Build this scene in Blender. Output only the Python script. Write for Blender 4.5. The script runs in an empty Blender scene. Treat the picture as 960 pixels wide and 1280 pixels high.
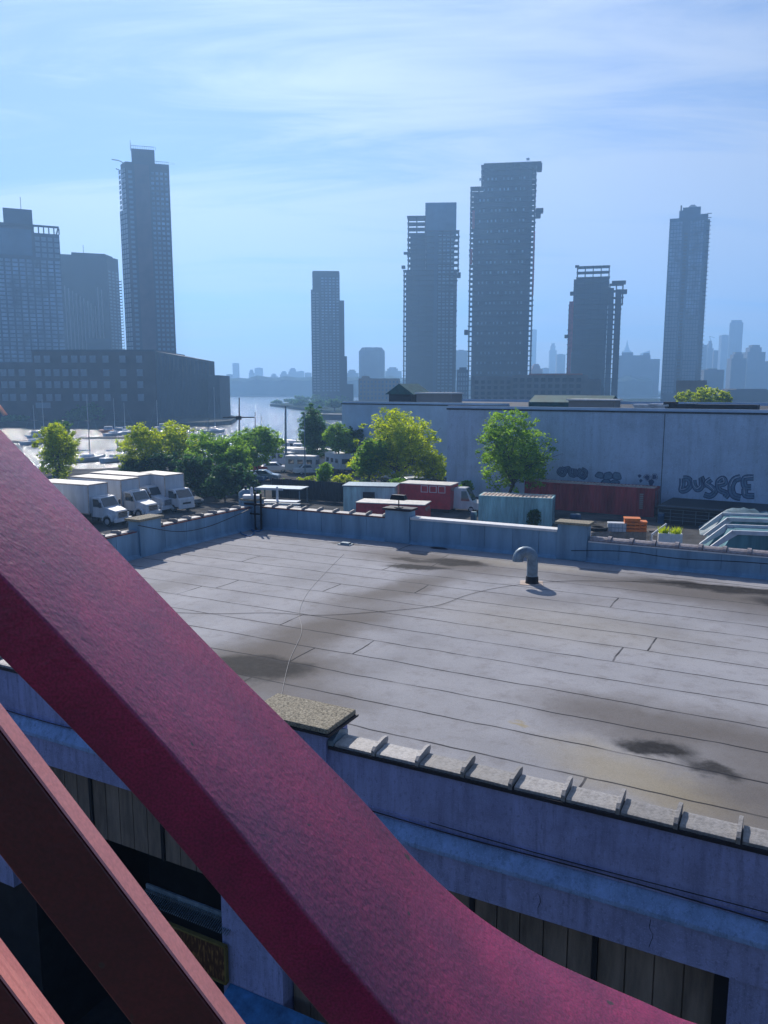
# Recreation of a view from a bridge over a flat roof towards riverside towers
HAZE_COL = (.33, .61, 1.0, 1); HAZE_D = 5.6e-4; HAZE_G = .4
SUN_E = 5.0; SUN_C = (1, .93, .86); SKY_S = .08; EXPO = .22
CLOUD_OFF = (-4.751, -7.143, 0); CLOUD_S = (.42, 1.3, 1); CLOUD_C = (6.0, 6.5, 7.6); CLOUD_G = 1.0
import bpy, bmesh, math, random
import numpy as np
from mathutils import Vector, Matrix, noise
R = math.radians
random.seed(7)
S = bpy.context.scene
C = S.collection
# ---------------------------------------------------------------- camera model
F = 1000.0; TH = R(8.87); H = 12.3          # focal length in px of a 960x1280 frame, pitch, camera height
def ray(px, py):
    cx = (px-480)/F; cz = -(py-640)/F
    return Vector((cx, math.cos(TH)+cz*math.sin(TH), -math.sin(TH)+cz*math.cos(TH)))
def un(px, py, z=0.0):
    r = ray(px, py); t = (z-H)/r.z
    return Vector((r.x*t, r.y*t, z))
def at(px, py, Y):
    r = ray(px, py); t = Y/r.y
    return Vector((r.x*t, Y, H+r.z*t))
ORG = Vector((-4.66, 28.31, 0)); ANG = math.atan2(-0.464, 0.886)
M_B = Matrix.Translation(ORG) @ Matrix.Rotation(ANG, 4, 'Z')    # near building: local x=u, local y=-v
def unb(px, py, z):
    return M_B.inverted() @ un(px, py, z)
ROOF = 7.3
# ---------------------------------------------------------------- materials
def newmat(name):
    m = bpy.data.materials.new(name); m.use_nodes = True
    nt = m.node_tree; b = nt.nodes['Principled BSDF']
    return m, nt, b
def N(nt, t, **k):
    n = nt.nodes.new(t)
    for a, v in k.items(): setattr(n, a, v)
    return n
def mat(name, col, rough=.7, metal=0, var=.25, scale=3.0, bump=.0, bscale=40, col2=None, spec=.4, streak=False, coords='Object'):
    m, nt, b = newmat(name); L = nt.links.new
    tc = N(nt, 'ShaderNodeTexCoord'); mp = N(nt, 'ShaderNodeMapping')
    L(tc.outputs[coords], mp.inputs[0])
    if streak: mp.inputs['Scale'].default_value = (1, 1, .15)
    nz = N(nt, 'ShaderNodeTexNoise'); nz.inputs['Scale'].default_value = scale; nz.inputs['Detail'].default_value = 8; nz.inputs['Roughness'].default_value = .65
    L(mp.outputs[0], nz.inputs['Vector'])
    rp = N(nt, 'ShaderNodeValToRGB')
    c2 = col2 or tuple(max(0, c*(1-var*1.6)) for c in col)
    rp.color_ramp.elements[0].position = .3; rp.color_ramp.elements[1].position = .68
    rp.color_ramp.elements[0].color = (*c2, 1); rp.color_ramp.elements[1].color = (*[min(1, c*(1+var*.5)) for c in col], 1)
    L(nz.outputs['Fac'], rp.inputs[0]); L(rp.outputs[0], b.inputs['Base Color'])
    b.inputs['Roughness'].default_value = rough; b.inputs['Metallic'].default_value = metal
    b.inputs['Specular IOR Level'].default_value = spec
    if bump:
        n2 = N(nt, 'ShaderNodeTexNoise'); n2.inputs['Scale'].default_value = bscale; n2.inputs['Detail'].default_value = 5
        L(tc.outputs[coords], n2.inputs['Vector'])
        bp = N(nt, 'ShaderNodeBump'); bp.inputs['Strength'].default_value = bump; bp.inputs['Distance'].default_value = .02
        L(n2.outputs['Fac'], bp.inputs['Height']); L(bp.outputs[0], b.inputs['Normal'])
    return m
def leafmat(name, c1, c2, trans):
    m, nt, b = newmat(name); L = nt.links.new
    g = N(nt, 'ShaderNodeNewGeometry'); tc = N(nt, 'ShaderNodeTexCoord')
    nz = N(nt, 'ShaderNodeTexNoise'); nz.inputs['Scale'].default_value = .7; nz.inputs['Detail'].default_value = 3
    L(tc.outputs['Object'], nz.inputs['Vector'])
    ad = N(nt, 'ShaderNodeMath', operation='ADD'); mu = N(nt, 'ShaderNodeMath', operation='MULTIPLY')
    mu.inputs[1].default_value = .45; L(g.outputs['Random Per Island'], mu.inputs[0])
    L(mu.outputs[0], ad.inputs[0]); L(nz.outputs['Fac'], ad.inputs[1])
    rp = N(nt, 'ShaderNodeValToRGB'); rp.color_ramp.elements[0].position = .4; rp.color_ramp.elements[1].position = 1
    rp.color_ramp.elements[0].color = (*c1, 1); rp.color_ramp.elements[1].color = (*c2, 1)
    L(ad.outputs[0], rp.inputs[0]); L(rp.outputs[0], b.inputs['Base Color'])
    b.inputs['Roughness'].default_value = .55; b.inputs['Specular IOR Level'].default_value = .3
    t = N(nt, 'ShaderNodeBsdfTranslucent'); mx = N(nt, 'ShaderNodeMixShader'); mx.inputs[0].default_value = trans
    hs = N(nt, 'ShaderNodeHueSaturation'); hs.inputs['Value'].default_value = 1.5; hs.inputs['Saturation'].default_value = 1.1
    L(rp.outputs[0], hs.inputs['Color']); L(hs.outputs[0], t.inputs[0])
    L(b.outputs[0], mx.inputs[1]); L(t.outputs[0], mx.inputs[2])
    L(mx.outputs[0], nt.nodes['Material Output'].inputs['Surface'])
    return m
# ---------------------------------------------------------------- mesh builder
class MB:
    def __init__(s): s.v = []; s.f = []; s.sm = []
    def add(s, vs, fs, M=None, smooth=False):
        o = len(s.v)
        s.v += [tuple(M @ Vector(v)) if M is not None else tuple(v) for v in vs]
        s.f += [tuple(i+o for i in f) for f in fs]; s.sm += [smooth]*len(fs)
        return s
    def box(s, x0, x1, y0, y1, z0, z1, M=None, c=0.0, c2=0.0):
        """box with optional chamfer c on all vertical edges; c2 taper (top inset)"""
        if c:
            P = [(x0+c, y0), (x1-c, y0), (x1, y0+c), (x1, y1-c), (x1-c, y1), (x0+c, y1), (x0, y1-c), (x0, y0+c)]
            return s.prism(P, z0, z1, M)
        vs = [(x0, y0, z0), (x1, y0, z0), (x1, y1, z0), (x0, y1, z0), (x0+c2, y0+c2, z1), (x1-c2, y0+c2, z1), (x1-c2, y1-c2, z1), (x0+c2, y1-c2, z1)]
        return s.add(vs, [(3, 2, 1, 0), (4, 5, 6, 7), (0, 1, 5, 4), (1, 2, 6, 5), (2, 3, 7, 6), (3, 0, 4, 7)], M)
    def prism(s, P, z0, z1, M=None, topscale=1.0, zt=None):
        n = len(P); cx = sum(p[0] for p in P)/n; cy = sum(p[1] for p in P)/n
        vs = [(x, y, z0) for x, y in P]+[(cx+(x-cx)*topscale, cy+(y-cy)*topscale, z1 if zt is None else zt[i]) for i, (x, y) in enumerate(P)]
        return s.add(vs, [tuple(range(n-1, -1, -1)), tuple(range(n, 2*n))]+[(i, (i+1) % n, n+(i+1) % n, n+i) for i in range(n)], M)
    def profile(s, P, x0, x1, M=None, smooth=False):
        """closed (y,z) outline extruded along x"""
        n = len(P); vs = [(x0, y, z) for y, z in P]+[(x1, y, z) for y, z in P]
        s.add(vs, [tuple(range(n-1, -1, -1)), tuple(range(n, 2*n))], M)
        return s.add(vs, [(i, (i+1) % n, n+(i+1) % n, n+i) for i in range(n)], M, smooth)
    def tube(s, pts, r, n=8, M=None, smooth=True, cap=True):
        pts = [Vector(p) for p in pts]; k = len(pts)
        rr = r if isinstance(r, (list, tuple)) else [r]*k
        vs = []; prev = None
        for i, p in enumerate(pts):
            d = (pts[min(i+1, k-1)]-pts[max(i-1, 0)]).normalized()
            if prev is None:
                a = Vector((0, 0, 1)) if abs(d.z) < .9 else Vector((1, 0, 0))
                u = d.cross(a).normalized()
            else: u = (prev-d*prev.dot(d)).normalized()
            prev = u; w = d.cross(u)
            for j in range(n):
                an = 2*math.pi*j/n; vs.append(p+(u*math.cos(an)+w*math.sin(an))*rr[i])
        fs = [(i*n+j, i*n+(j+1) % n, (i+1)*n+(j+1) % n, (i+1)*n+j) for i in range(k-1) for j in range(n)]
        s.add(vs, fs, M, smooth)
        if cap: s.add(vs, [tuple(range(n-1, -1, -1)), tuple(range((k-1)*n, k*n))], M)
        return s
    def build(s, name, m, parent=None, bevel=0, loc=None, rz=None):
        me = bpy.data.meshes.new(name); me.from_pydata([tuple(v) for v in s.v], [], s.f)
        me.polygons.foreach_set('use_smooth', s.sm); me.materials.append(m); me.update()
        bm = bmesh.new(); bm.from_mesh(me); bmesh.ops.recalc_face_normals(bm, faces=bm.faces); bm.to_mesh(me); bm.free()
        o = bpy.data.objects.new(name, me); C.objects.link(o)
        if parent: o.parent = parent
        if loc is not None: o.location = loc
        if rz is not None: o.rotation_euler.z = rz
        if bevel:
            b = o.modifiers.new('Bevel', 'BEVEL'); b.width = bevel; b.segments = 2; b.limit_method = 'ANGLE'
        return o
def tag(o, label=None, cat=None, group=None, kind=None):
    if label: o['label'] = label
    if cat: o['category'] = cat
    if group: o['group'] = group
    if kind: o['kind'] = kind
    return o
def empty(name, loc=(0, 0, 0), rz=0, label=None, cat=None, group=None):
    o = bpy.data.objects.new(name, None); C.objects.link(o); o.location = loc; o.rotation_euler.z = rz
    o.empty_display_size = .3
    return tag(o, label, cat, group)
def copy_tree(o, parent=None):
    c = o.copy(); C.objects.link(c); c.parent = parent
    for ch in list(o.children): copy_tree(ch, c)
    return c
def inst(name, me, parent, loc=(0, 0, 0), rz=0, scale=None):
    o = bpy.data.objects.new(name, me); C.objects.link(o); o.parent = parent; o.location = loc; o.rotation_euler.z = rz
    if scale: o.scale = scale
    return o
def meshof(mb, name, m):
    o = mb.build(name, m); me = o.data; bpy.data.objects.remove(o); return me
# ---------------------------------------------------------------- palette
MT = {}
MT['asphalt'] = mat('asphalt', (.10, .10, .10), 1.0, scale=.35, var=.5, bump=.3, bscale=30, spec=.05)
MT['dirt'] = mat('dirt', (.07, .075, .06), .95, scale=.2, var=.4, spec=.1)
MT['farland'] = mat('far_land', (.05, .07, .05), 1.0, scale=.02, var=.4, spec=.0)
MT['bluewall'] = mat('coated_parapet', (.235, .375, .49), .7, var=.25, scale=1.8, bump=.25, bscale=14, streak=True)
def wallmat(name, col, var=.16, bump=.6, speck=.5, sc=1.0):
    m = mat(name, col, .85, var=var, scale=5*sc, bump=bump, bscale=45*sc, streak=True, spec=.25)
    nt = m.node_tree; L = nt.links.new; b = nt.nodes['Principled BSDF']; tc = N(nt, 'ShaderNodeTexCoord')
    src = b.inputs['Base Color'].links[0].from_socket
    def layer(src, scale, lo, hi, colr, amt, stretch=(1, 1, 1), detail=6):
        mp = N(nt, 'ShaderNodeMapping'); mp.inputs['Scale'].default_value = stretch; L(tc.outputs['Object'], mp.inputs[0])
        n = N(nt, 'ShaderNodeTexNoise'); n.inputs['Scale'].default_value = scale; n.inputs['Detail'].default_value = detail; n.inputs['Roughness'].default_value = .7; L(mp.outputs[0], n.inputs['Vector'])
        k = N(nt, 'ShaderNodeMapRange'); k.inputs['From Min'].default_value = lo; k.inputs['From Max'].default_value = hi; k.inputs['To Max'].default_value = amt; L(n.outputs['Fac'], k.inputs['Value'])
        mx = N(nt, 'ShaderNodeMix', data_type='RGBA'); L(k.outputs[0], mx.inputs['Factor']); L(src, mx.inputs['A']); mx.inputs['B'].default_value = (*colr, 1); return mx.outputs['Result']
    dk = tuple(c*.3 for c in col); lt = tuple(min(1, c*1.5) for c in col)
    s = layer(src, 22*sc, .54, .66, dk, speck, (1, 1, .6), 8)
    s = layer(s, 7*sc, .5, .68, dk, speck*.9, (1.6, 1.6, .14), 8)
    s = layer(s, 1.2*sc, .48, .7, tuple(c*.55 for c in col), .6, (1, 1, 1.4), 6)
    s = layer(s, 60*sc, .56, .66, lt, .4, (1, 1, 1), 3)
    L(s, b.inputs['Base Color']); return m
MT['concrete_blue'] = wallmat('painted_concrete', (.38, .405, .67))
MT['ledge'] = wallmat('painted_ledge', (.32, .46, .74))
MT['tile'] = mat('glazed_clay_tile', (.38, .36, .34), .6, var=.3, scale=25, bump=.25, bscale=60)
MT['tileedge'] = mat('dark_tar', (.025, .022, .03), .6, var=.3, scale=8)
MT['rust_red'] = mat('red_brick_edge', (.2, .06, .05), .8, var=.4, scale=10)
def vary(m, amt=.3):
    nt = m.node_tree; L = nt.links.new; b = nt.nodes['Principled BSDF']; src = b.inputs['Base Color'].links[0].from_socket
    oi = N(nt, 'ShaderNodeObjectInfo'); k = N(nt, 'ShaderNodeMapRange'); k.inputs['To Min'].default_value = 1-amt; k.inputs['To Max'].default_value = 1+amt*.6; L(oi.outputs['Random'], k.inputs['Value'])
    sc = N(nt, 'ShaderNodeVectorMath', operation='SCALE'); L(src, sc.inputs[0]); L(k.outputs[0], sc.inputs['Scale']); L(sc.outputs[0], b.inputs['Base Color'])
vary(MT['tile'])
MT['rolltile'] = mat('rolled_clay_tile', (.36, .31, .3), .45, var=.4, scale=8)
MT['whitecap'] = mat('white_cap', (.75, .73, .7), .6, var=.12, scale=4)
MT['stonecap'] = mat('pebbled_cap', (.42, .37, .27), .9, var=.6, scale=38, bump=1, bscale=90)
MT['siding'] = mat('beige_siding', (.27, .21, .165), .8, var=.4, scale=4, streak=True, bump=.3)
MT['dark'] = mat('dark_paint', (.02, .02, .025), .7, var=.3)
MT['black'] = mat('black_rubber', (.015, .015, .018), .5, var=.3)
MT['galv'] = mat('galvanised', (.22, .3, .36), .5, metal=.3, var=.35, scale=5, bump=.2, bscale=20)
MT['white'] = mat('white_paint', (.62, .64, .66), .4, var=.14, scale=2, streak=True)
MT['whitedirty'] = mat('white_roof_panel', (.68, .64, .56), .6, var=.25, scale=1.5)
MT['glassdark'] = mat('vehicle_glass', (.03, .045, .055), .08, var=.1, spec=.9)
MT['chrome'] = mat('chrome', (.6, .62, .65), .2, metal=.9, var=.1)
MT['tyre'] = mat('tyre_rubber', (.02, .02, .02), .85, var=.2)
MT['rim'] = mat('wheel_rim', (.55, .56, .58), .4, metal=.5, var=.2)
MT['lamp'] = mat('lamp_glass', (.7, .7, .68), .15, var=.05)
MT['amber'] = mat('amber_lens', (.7, .25, .03), .3, var=.05)
MT['teal'] = mat('teal_container_paint', (.42, .68, .66), .55, var=.3, scale=1.5, streak=True)
MT['darkteal'] = mat('dark_teal_paint', (.09, .24, .27), .55, var=.3, scale=1.5, streak=True)
MT['darkred'] = mat('oxide_red_container_paint', (.42, .06, .065), .6, var=.35, scale=1.2, streak=True)
MT['roofrust'] = mat('sun_bleached_rusty_roof', (.6, .47, .38), .7, var=.4, scale=2)
MT['red'] = mat('red_box_paint', (.5, .035, .05), .5, var=.25, scale=2)
MT['orange'] = mat('orange_plastic', (.75, .2, .03), .5, var=.2, scale=6)
MT['tarp'] = mat('blue_tarp', (.05, .2, .42), .6, var=.35, scale=5)
MT['paleblue'] = mat('pale_blue_render', (.52, .64, .78), .9, var=.12, scale=.35, bump=.3, bscale=8)
MT['wallpaint'] = wallmat('weathered_whitewash', (.50, .61, .74), .1, .5, .3, .12)
MT['wallpatch'] = mat('fresh_paint_patch', (.27, .4, .54), .9, var=.2, scale=.8)
MT['graf'] = mat('dark_blue_spray', (.06, .10, .2), .7, var=.3, scale=3)
MT['graf2'] = mat('teal_spray', (.16, .27, .38), .7, var=.3, scale=3)
MT['grafw'] = mat('white_spray', (.55, .6, .7), .7, var=.2, scale=3)
MT['brickfar'] = mat('brown_brick', (.085, .06, .062), .9, var=.35, scale=.15)
MT['corr'] = mat('grey_corrugated', (.07, .08, .09), .7, var=.3, scale=.3)
MT['conc'] = mat('raw_concrete', (.22, .21, .21), .9, var=.25, scale=.2)
MT['concdark'] = mat('dark_concrete', (.05, .055, .065), .9, var=.3, scale=.2)
MT['net'] = mat('red_safety_net', (.5, .07, .07), .8, var=.3, scale=.5)
MT['towerbrick'] = mat('tower_brick', (.085, .075, .08), .85, var=.25, scale=.05)
MT['towergrey'] = mat('tower_grey', (.04, .07, .115), .7, var=.2, scale=.05)
MT['towerpale'] = mat('tower_pale', (.3, .31, .33), .7, var=.2, scale=.05)
MT['towerdark'] = mat('tower_dark', (.035, .045, .06), .6, var=.2, scale=.05)
MT['curtain'] = mat('curtain_wall_glass', (.05, .12, .2), .15, var=.3, scale=.08, spec=.8)
MT['win'] = mat('window_glass', (.26, .38, .5), .25, var=.6, scale=.12, spec=.9)
MT['winpale'] = mat('window_pale', (.34, .4, .46), .3, var=.6, scale=.2)
MT['tan'] = mat('tan_masonry', (.36, .31, .27), .85, var=.2, scale=.1)
MT['far'] = mat('distant_masonry', (.2, .2, .2), .9, var=.25, scale=.01)
MT['terracotta'] = mat('pink_masonry', (.45, .2, .16), .9, var=.2, scale=.05)
MT['bark'] = mat('bark', (.09, .07, .05), .95, var=.3, scale=4)
MT['wood'] = mat('weathered_pole', (.3, .26, .22), .9, var=.3, scale=4)
MT['green'] = mat('green_roof_cover', (.03, .12, .11), .7, var=.3, scale=1)
MT['leaf_y'] = leafmat('leaf_yellow_green', (.12, .20, .015), (.55, .60, .05), .62)
MT['leaf_g'] = leafmat('leaf_green', (.07, .16, .03), (.30, .46, .06), .6)
MT['leaf_d'] = leafmat('leaf_dark', (.02, .06, .025), (.08, .17, .045), .45)
MT['leaf_b'] = leafmat('leaf_bluish', (.03, .09, .04), (.12, .24, .07), .5)
# bridge paint: hammered thick coat
def paint(name, c1, c2, scale=45, bd=.0022, gr=.3):
    m = mat(name, c1, .4, var=.2, scale=7, col2=c2, bump=.0, spec=.8)
    nt = m.node_tree; L = nt.links.new; b = nt.nodes['Principled BSDF']
    tc = N(nt, 'ShaderNodeTexCoord')
    n1 = N(nt, 'ShaderNodeTexNoise'); n1.inputs['Scale'].default_value = scale; n1.inputs['Detail'].default_value = 4; n1.inputs['Distortion'].default_value = .6
    n2 = N(nt, 'ShaderNodeTexVoronoi'); n2.inputs['Scale'].default_value = scale*2.2
    L(tc.outputs['Object'], n1.inputs['Vector']); L(tc.outputs['Object'], n2.inputs['Vector'])
    a = N(nt, 'ShaderNodeMath', operation='MULTIPLY_ADD'); a.inputs[1].default_value = .35
    L(n2.outputs['Distance'], a.inputs[0]); L(n1.outputs['Fac'], a.inputs[2])
    bp = N(nt, 'ShaderNodeBump'); bp.inputs['Strength'].default_value = .7; bp.inputs['Distance'].default_value = bd
    L(a.outputs[0], bp.inputs['Height']); L(bp.outputs[0], b.inputs['Normal'])
    # sparse chips and pits, slightly uneven gloss
    n3 = N(nt, 'ShaderNodeTexNoise'); n3.inputs['Scale'].default_value = 38; n3.inputs['Detail'].default_value = 2; L(tc.outputs['Object'], n3.inputs['Vector'])
    k = N(nt, 'ShaderNodeMapRange'); k.inputs['From Min'].default_value = .73; k.inputs['From Max'].default_value = .76; L(n3.outputs['Fac'], k.inputs['Value'])
    src = b.inputs['Base Color'].links[0].from_socket
    mx = N(nt, 'ShaderNodeMix', data_type='RGBA'); L(k.outputs[0], mx.inputs['Factor']); L(src, mx.inputs['A']); mx.inputs['B'].default_value = (.05, .025, .02, 1)
    n4 = N(nt, 'ShaderNodeTexNoise'); n4.inputs['Scale'].default_value = 260; n4.inputs['Detail'].default_value = 2; L(tc.outputs['Object'], n4.inputs['Vector'])
    g = N(nt, 'ShaderNodeMapRange'); g.inputs['From Min'].default_value = .35; g.inputs['From Max'].default_value = .65; g.inputs['To Min'].default_value = 1-gr; g.inputs['To Max'].default_value = 1+gr; L(n4.outputs['Fac'], g.inputs['Value'])
    sc = N(nt, 'ShaderNodeVectorMath', operation='SCALE'); L(mx.outputs['Result'], sc.inputs[0]); L(g.outputs[0], sc.inputs['Scale']); L(sc.outputs[0], b.inputs['Base Color'])
    n5 = N(nt, 'ShaderNodeTexNoise'); n5.inputs['Scale'].default_value = 5; n5.inputs['Detail'].default_value = 5; L(tc.outputs['Object'], n5.inputs['Vector'])
    q = N(nt, 'ShaderNodeMapRange'); q.inputs['To Min'].default_value = .3; q.inputs['To Max'].default_value = .6; L(n5.outputs['Fac'], q.inputs['Value']); L(q.outputs[0], b.inputs['Roughness'])
    return m
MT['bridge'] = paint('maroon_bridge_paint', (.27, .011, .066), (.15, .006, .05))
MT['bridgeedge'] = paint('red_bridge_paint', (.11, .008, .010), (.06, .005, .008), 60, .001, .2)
MT['litedge'] = paint('lit_edge_paint', (.74, .27, .23), (.62, .2, .18), 140, .0004, .08)  # sunlight on the bars' top edges, put into a lighter pink
# ---------------------------------------------------------------- roof membrane
def roofmat():
    m, nt, b = newmat('roll_roofing'); L = nt.links.new
    tc = N(nt, 'ShaderNodeTexCoord')
    def math_(op, a, bb=None, c=None):
        n = N(nt, 'ShaderNodeMath', operation=op)
        for i, v in enumerate((a, bb, c)):
            if v is None: continue
            if isinstance(v, (int, float)): n.inputs[i].default_value = v
            else: L(v, n.inputs[i])
        return n.outputs[0]
    nz = N(nt, 'ShaderNodeTexNoise'); nz.inputs['Scale'].default_value = .9; nz.inputs['Detail'].default_value = 7; nz.inputs['Roughness'].default_value = .6
    L(tc.outputs['Object'], nz.inputs['Vector'])
    # mottled base
    n2 = N(nt, 'ShaderNodeTexNoise'); n2.inputs['Scale'].default_value = .5; n2.inputs['Detail'].default_value = 6
    L(tc.outputs['Object'], n2.inputs['Vector'])
    base = N(nt, 'ShaderNodeValToRGB'); base.color_ramp.elements[0].position = .3; base.color_ramp.elements[1].position = .7
    base.color_ramp.elements[0].color = (.26, .258, .268, 1); base.color_ramp.elements[1].color = (.36, .357, .37, 1)
    L(n2.outputs['Fac'], base.inputs[0])
    col = base.outputs[0]
    n8 = N(nt, 'ShaderNodeTexNoise'); n8.inputs['Scale'].default_value = 2.6; n8.inputs['Detail'].default_value = 12; n8.inputs['Roughness'].default_value = .72
    L(tc.outputs['Object'], n8.inputs['Vector'])
    k8 = N(nt, 'ShaderNodeMapRange'); k8.inputs['From Min'].default_value = .5; k8.inputs['From Max'].default_value = .68; k8.inputs['To Max'].default_value = .5; L(n8.outputs['Fac'], k8.inputs['Value'])
    m8 = N(nt, 'ShaderNodeMix', data_type='RGBA'); L(k8.outputs[0], m8.inputs['Factor']); L(col, m8.inputs['A']); m8.inputs['B'].default_value = (.18, .165, .16, 1); col = m8.outputs['Result']
    # grit
    n3 = N(nt, 'ShaderNodeTexNoise'); n3.inputs['Scale'].default_value = 70; n3.inputs['Detail'].default_value = 2
    L(tc.outputs['Object'], n3.inputs['Vector'])
    # distorted coordinate for stains
    ds = N(nt, 'ShaderNodeVectorMath', operation='SCALE'); ds.inputs['Scale'].default_value = 1.25
    sb = N(nt, 'ShaderNodeVectorMath', operation='SUBTRACT'); sb.inputs[1].default_value = (.5, .5, .5)
    L(nz.outputs['Color'], sb.inputs[0]); L(sb.outputs[0], ds.inputs[0])
    ad = N(nt, 'ShaderNodeVectorMath', operation='ADD'); L(tc.outputs['Object'], ad.inputs[0]); L(ds.outputs[0], ad.inputs[1])
    sx = N(nt, 'ShaderNodeSeparateXYZ'); L(ad.outputs[0], sx.inputs[0])
    def stain(u, v, ru, rv, rot, colr, strength, col, soft=1.0, gritty=False):
        y = -v; c_, s_ = math.cos(R(rot)), math.sin(R(rot))
        dx = math_('SUBTRACT', sx.outputs[0], u); dy = math_('SUBTRACT', sx.outputs[1], y)
        a = math_('DIVIDE', math_('ADD', math_('MULTIPLY', dx, c_), math_('MULTIPLY', dy, s_)), ru)
        d = math_('DIVIDE', math_('SUBTRACT', math_('MULTIPLY', dy, c_), math_('MULTIPLY', dx, s_)), rv)
        r = math_('SQRT', math_('ADD', math_('MULTIPLY', a, a), math_('MULTIPLY', d, d)))
        k = N(nt, 'ShaderNodeMapRange', interpolation_type='SMOOTHSTEP')
        k.inputs['From Min'].default_value = 1.0+.35*soft; k.inputs['From Max'].default_value = 1.0-.6*soft
        k.inputs['To Min'].default_value = 0; k.inputs['To Max'].default_value = strength
        L(r, k.inputs['Value']); f = k.outputs[0]
        if gritty:
            g = N(nt, 'ShaderNodeMapRange'); g.inputs['From Min'].default_value = .42; g.inputs['From Max'].default_value = .7
            n4 = N(nt, 'ShaderNodeTexNoise'); n4.inputs['Scale'].default_value = 9; n4.inputs['Detail'].default_value = 8; n4.inputs['Roughness'].default_value = .75
            L(tc.outputs['Object'], n4.inputs['Vector']); L(n4.outputs['Fac'], g.inputs['Value'])
            g.inputs['To Min'].default_value = 1; g.inputs['To Max'].default_value = .85
            f = math_('MULTIPLY', f, g.outputs[0])
        mx = N(nt, 'ShaderNodeMix', data_type='RGBA'); L(f, mx.inputs['Factor']); L(col, mx.inputs['A']); mx.inputs['B'].default_value = (*colr, 1)
        return mx.outputs['Result']
    br = (.115, .10, .088); yl = (.32, .27, .17); bk = (.018, .018, .02)
    for st in STAINS: col = stain(*st[:5], {'b': br, 'y': yl, 'k': bk}[st[5]], st[6], col, st[7], st[5] == 'k')
    # seams: strips run along u, 0.93 m wide, butt joints every few metres
    sp = N(nt, 'ShaderNodeSeparateXYZ')
    wob = N(nt, 'ShaderNodeTexNoise'); wob.inputs['Scale'].default_value = .9; L(tc.outputs['Object'], wob.inputs['Vector'])
    ws = N(nt, 'ShaderNodeVectorMath', operation='MULTIPLY_ADD'); ws.inputs[1].default_value = (.14, .14, 0); L(wob.outputs['Color'], ws.inputs[0]); L(tc.outputs['Object'], ws.inputs[2])
    L(ws.outputs[0], sp.inputs[0])
    row = math_('DIVIDE', math_('MULTIPLY', sp.outputs[1], -1), .93)
    fr = math_('FRACT', row); ri = math_('FLOOR', row)
    d1 = math_('MULTIPLY', math_('MINIMUM', fr, math_('SUBTRACT', 1, fr)), .93)
    rnd = math_('FRACT', math_('MULTIPLY', math_('SINE', math_('MULTIPLY', math_('ADD', ri, 3), 12.9898)), 43758.5))
    uu = math_('DIVIDE', math_('ADD', sp.outputs[0], math_('MULTIPLY', rnd, 7.5)), 10.5)
    fu = math_('FRACT', uu); d2 = math_('MULTIPLY', math_('MINIMUM', fu, math_('SUBTRACT', 1, fu)), 10.5)
    dm = math_('MINIMUM', math_('ADD', d1, 0), math_('ADD', d2, 0))
    k = N(nt, 'ShaderNodeMapRange'); k.inputs['From Min'].default_value = .012; k.inputs['From Max'].default_value = .022; k.inputs['To Min'].default_value = .92; k.inputs['To Max'].default_value = 0
    # fade seam strength irregularly
    nf = N(nt, 'ShaderNodeTexNoise'); nf.inputs['Scale'].default_value = 1.3; L(tc.outputs['Object'], nf.inputs['Vector'])
    kf = N(nt, 'ShaderNodeMapRange'); kf.inputs['From Min'].default_value = .3; kf.inputs['From Max'].default_value = .5; kf.inputs['To Min'].default_value = .45
    L(nf.outputs['Fac'], kf.inputs['Value']); L(dm, k.inputs['Value'])
    seam = math_('MULTIPLY', k.outputs[0], kf.outputs[0])
    # paler overlap band beside each seam
    k2 = N(nt, 'ShaderNodeMapRange'); k2.inputs['From Min'].default_value = .0; k2.inputs['From Max'].default_value = .16; k2.inputs['To Min'].default_value = .14; k2.inputs['To Max'].default_value = 0
    L(math_('MULTIPLY', fr, .93), k2.inputs['Value'])
    mx0 = N(nt, 'ShaderNodeMix', data_type='RGBA'); L(k2.outputs[0], mx0.inputs['Factor']); L(col, mx0.inputs['A']); mx0.inputs['B'].default_value = (.12, .12, .13, 1)
    gr = N(nt, 'ShaderNodeMix', data_type='RGBA', blend_type='OVERLAY'); gr.inputs['Factor'].default_value = .35
    L(mx0.outputs['Result'], gr.inputs['A']); L(n3.outputs['Color'], gr.inputs['B'])
    bw = N(nt, 'ShaderNodeRGBToBW'); L(n3.outputs['Color'], bw.inputs[0]); L(bw.outputs[0], gr.inputs['B'])
    mx = N(nt, 'ShaderNodeMix', data_type='RGBA'); L(seam, mx.inputs['Factor']); L(gr.outputs['Result'], mx.inputs['A']); mx.inputs['B'].default_value = (.02, .02, .025, 1)
    L(mx.outputs['Result'], b.inputs['Base Color']); b.inputs['Roughness'].default_value = .8
    b.inputs['Specular IOR Level'].default_value = .12
    bp = N(nt, 'ShaderNodeBump'); bp.inputs['Strength'].default_value = .5; bp.inputs['Distance'].default_value = .02
    hh = math_('SUBTRACT', math_('MULTIPLY', n3.outputs['Fac'], .3), math_('MULTIPLY', seam, .6))
    hh = math_('ADD', hh, math_('MULTIPLY', n2.outputs['Fac'], 1.5))
    L(hh, bp.inputs['Height']); L(bp.outputs[0], b.inputs['Normal'])
    return m
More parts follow.
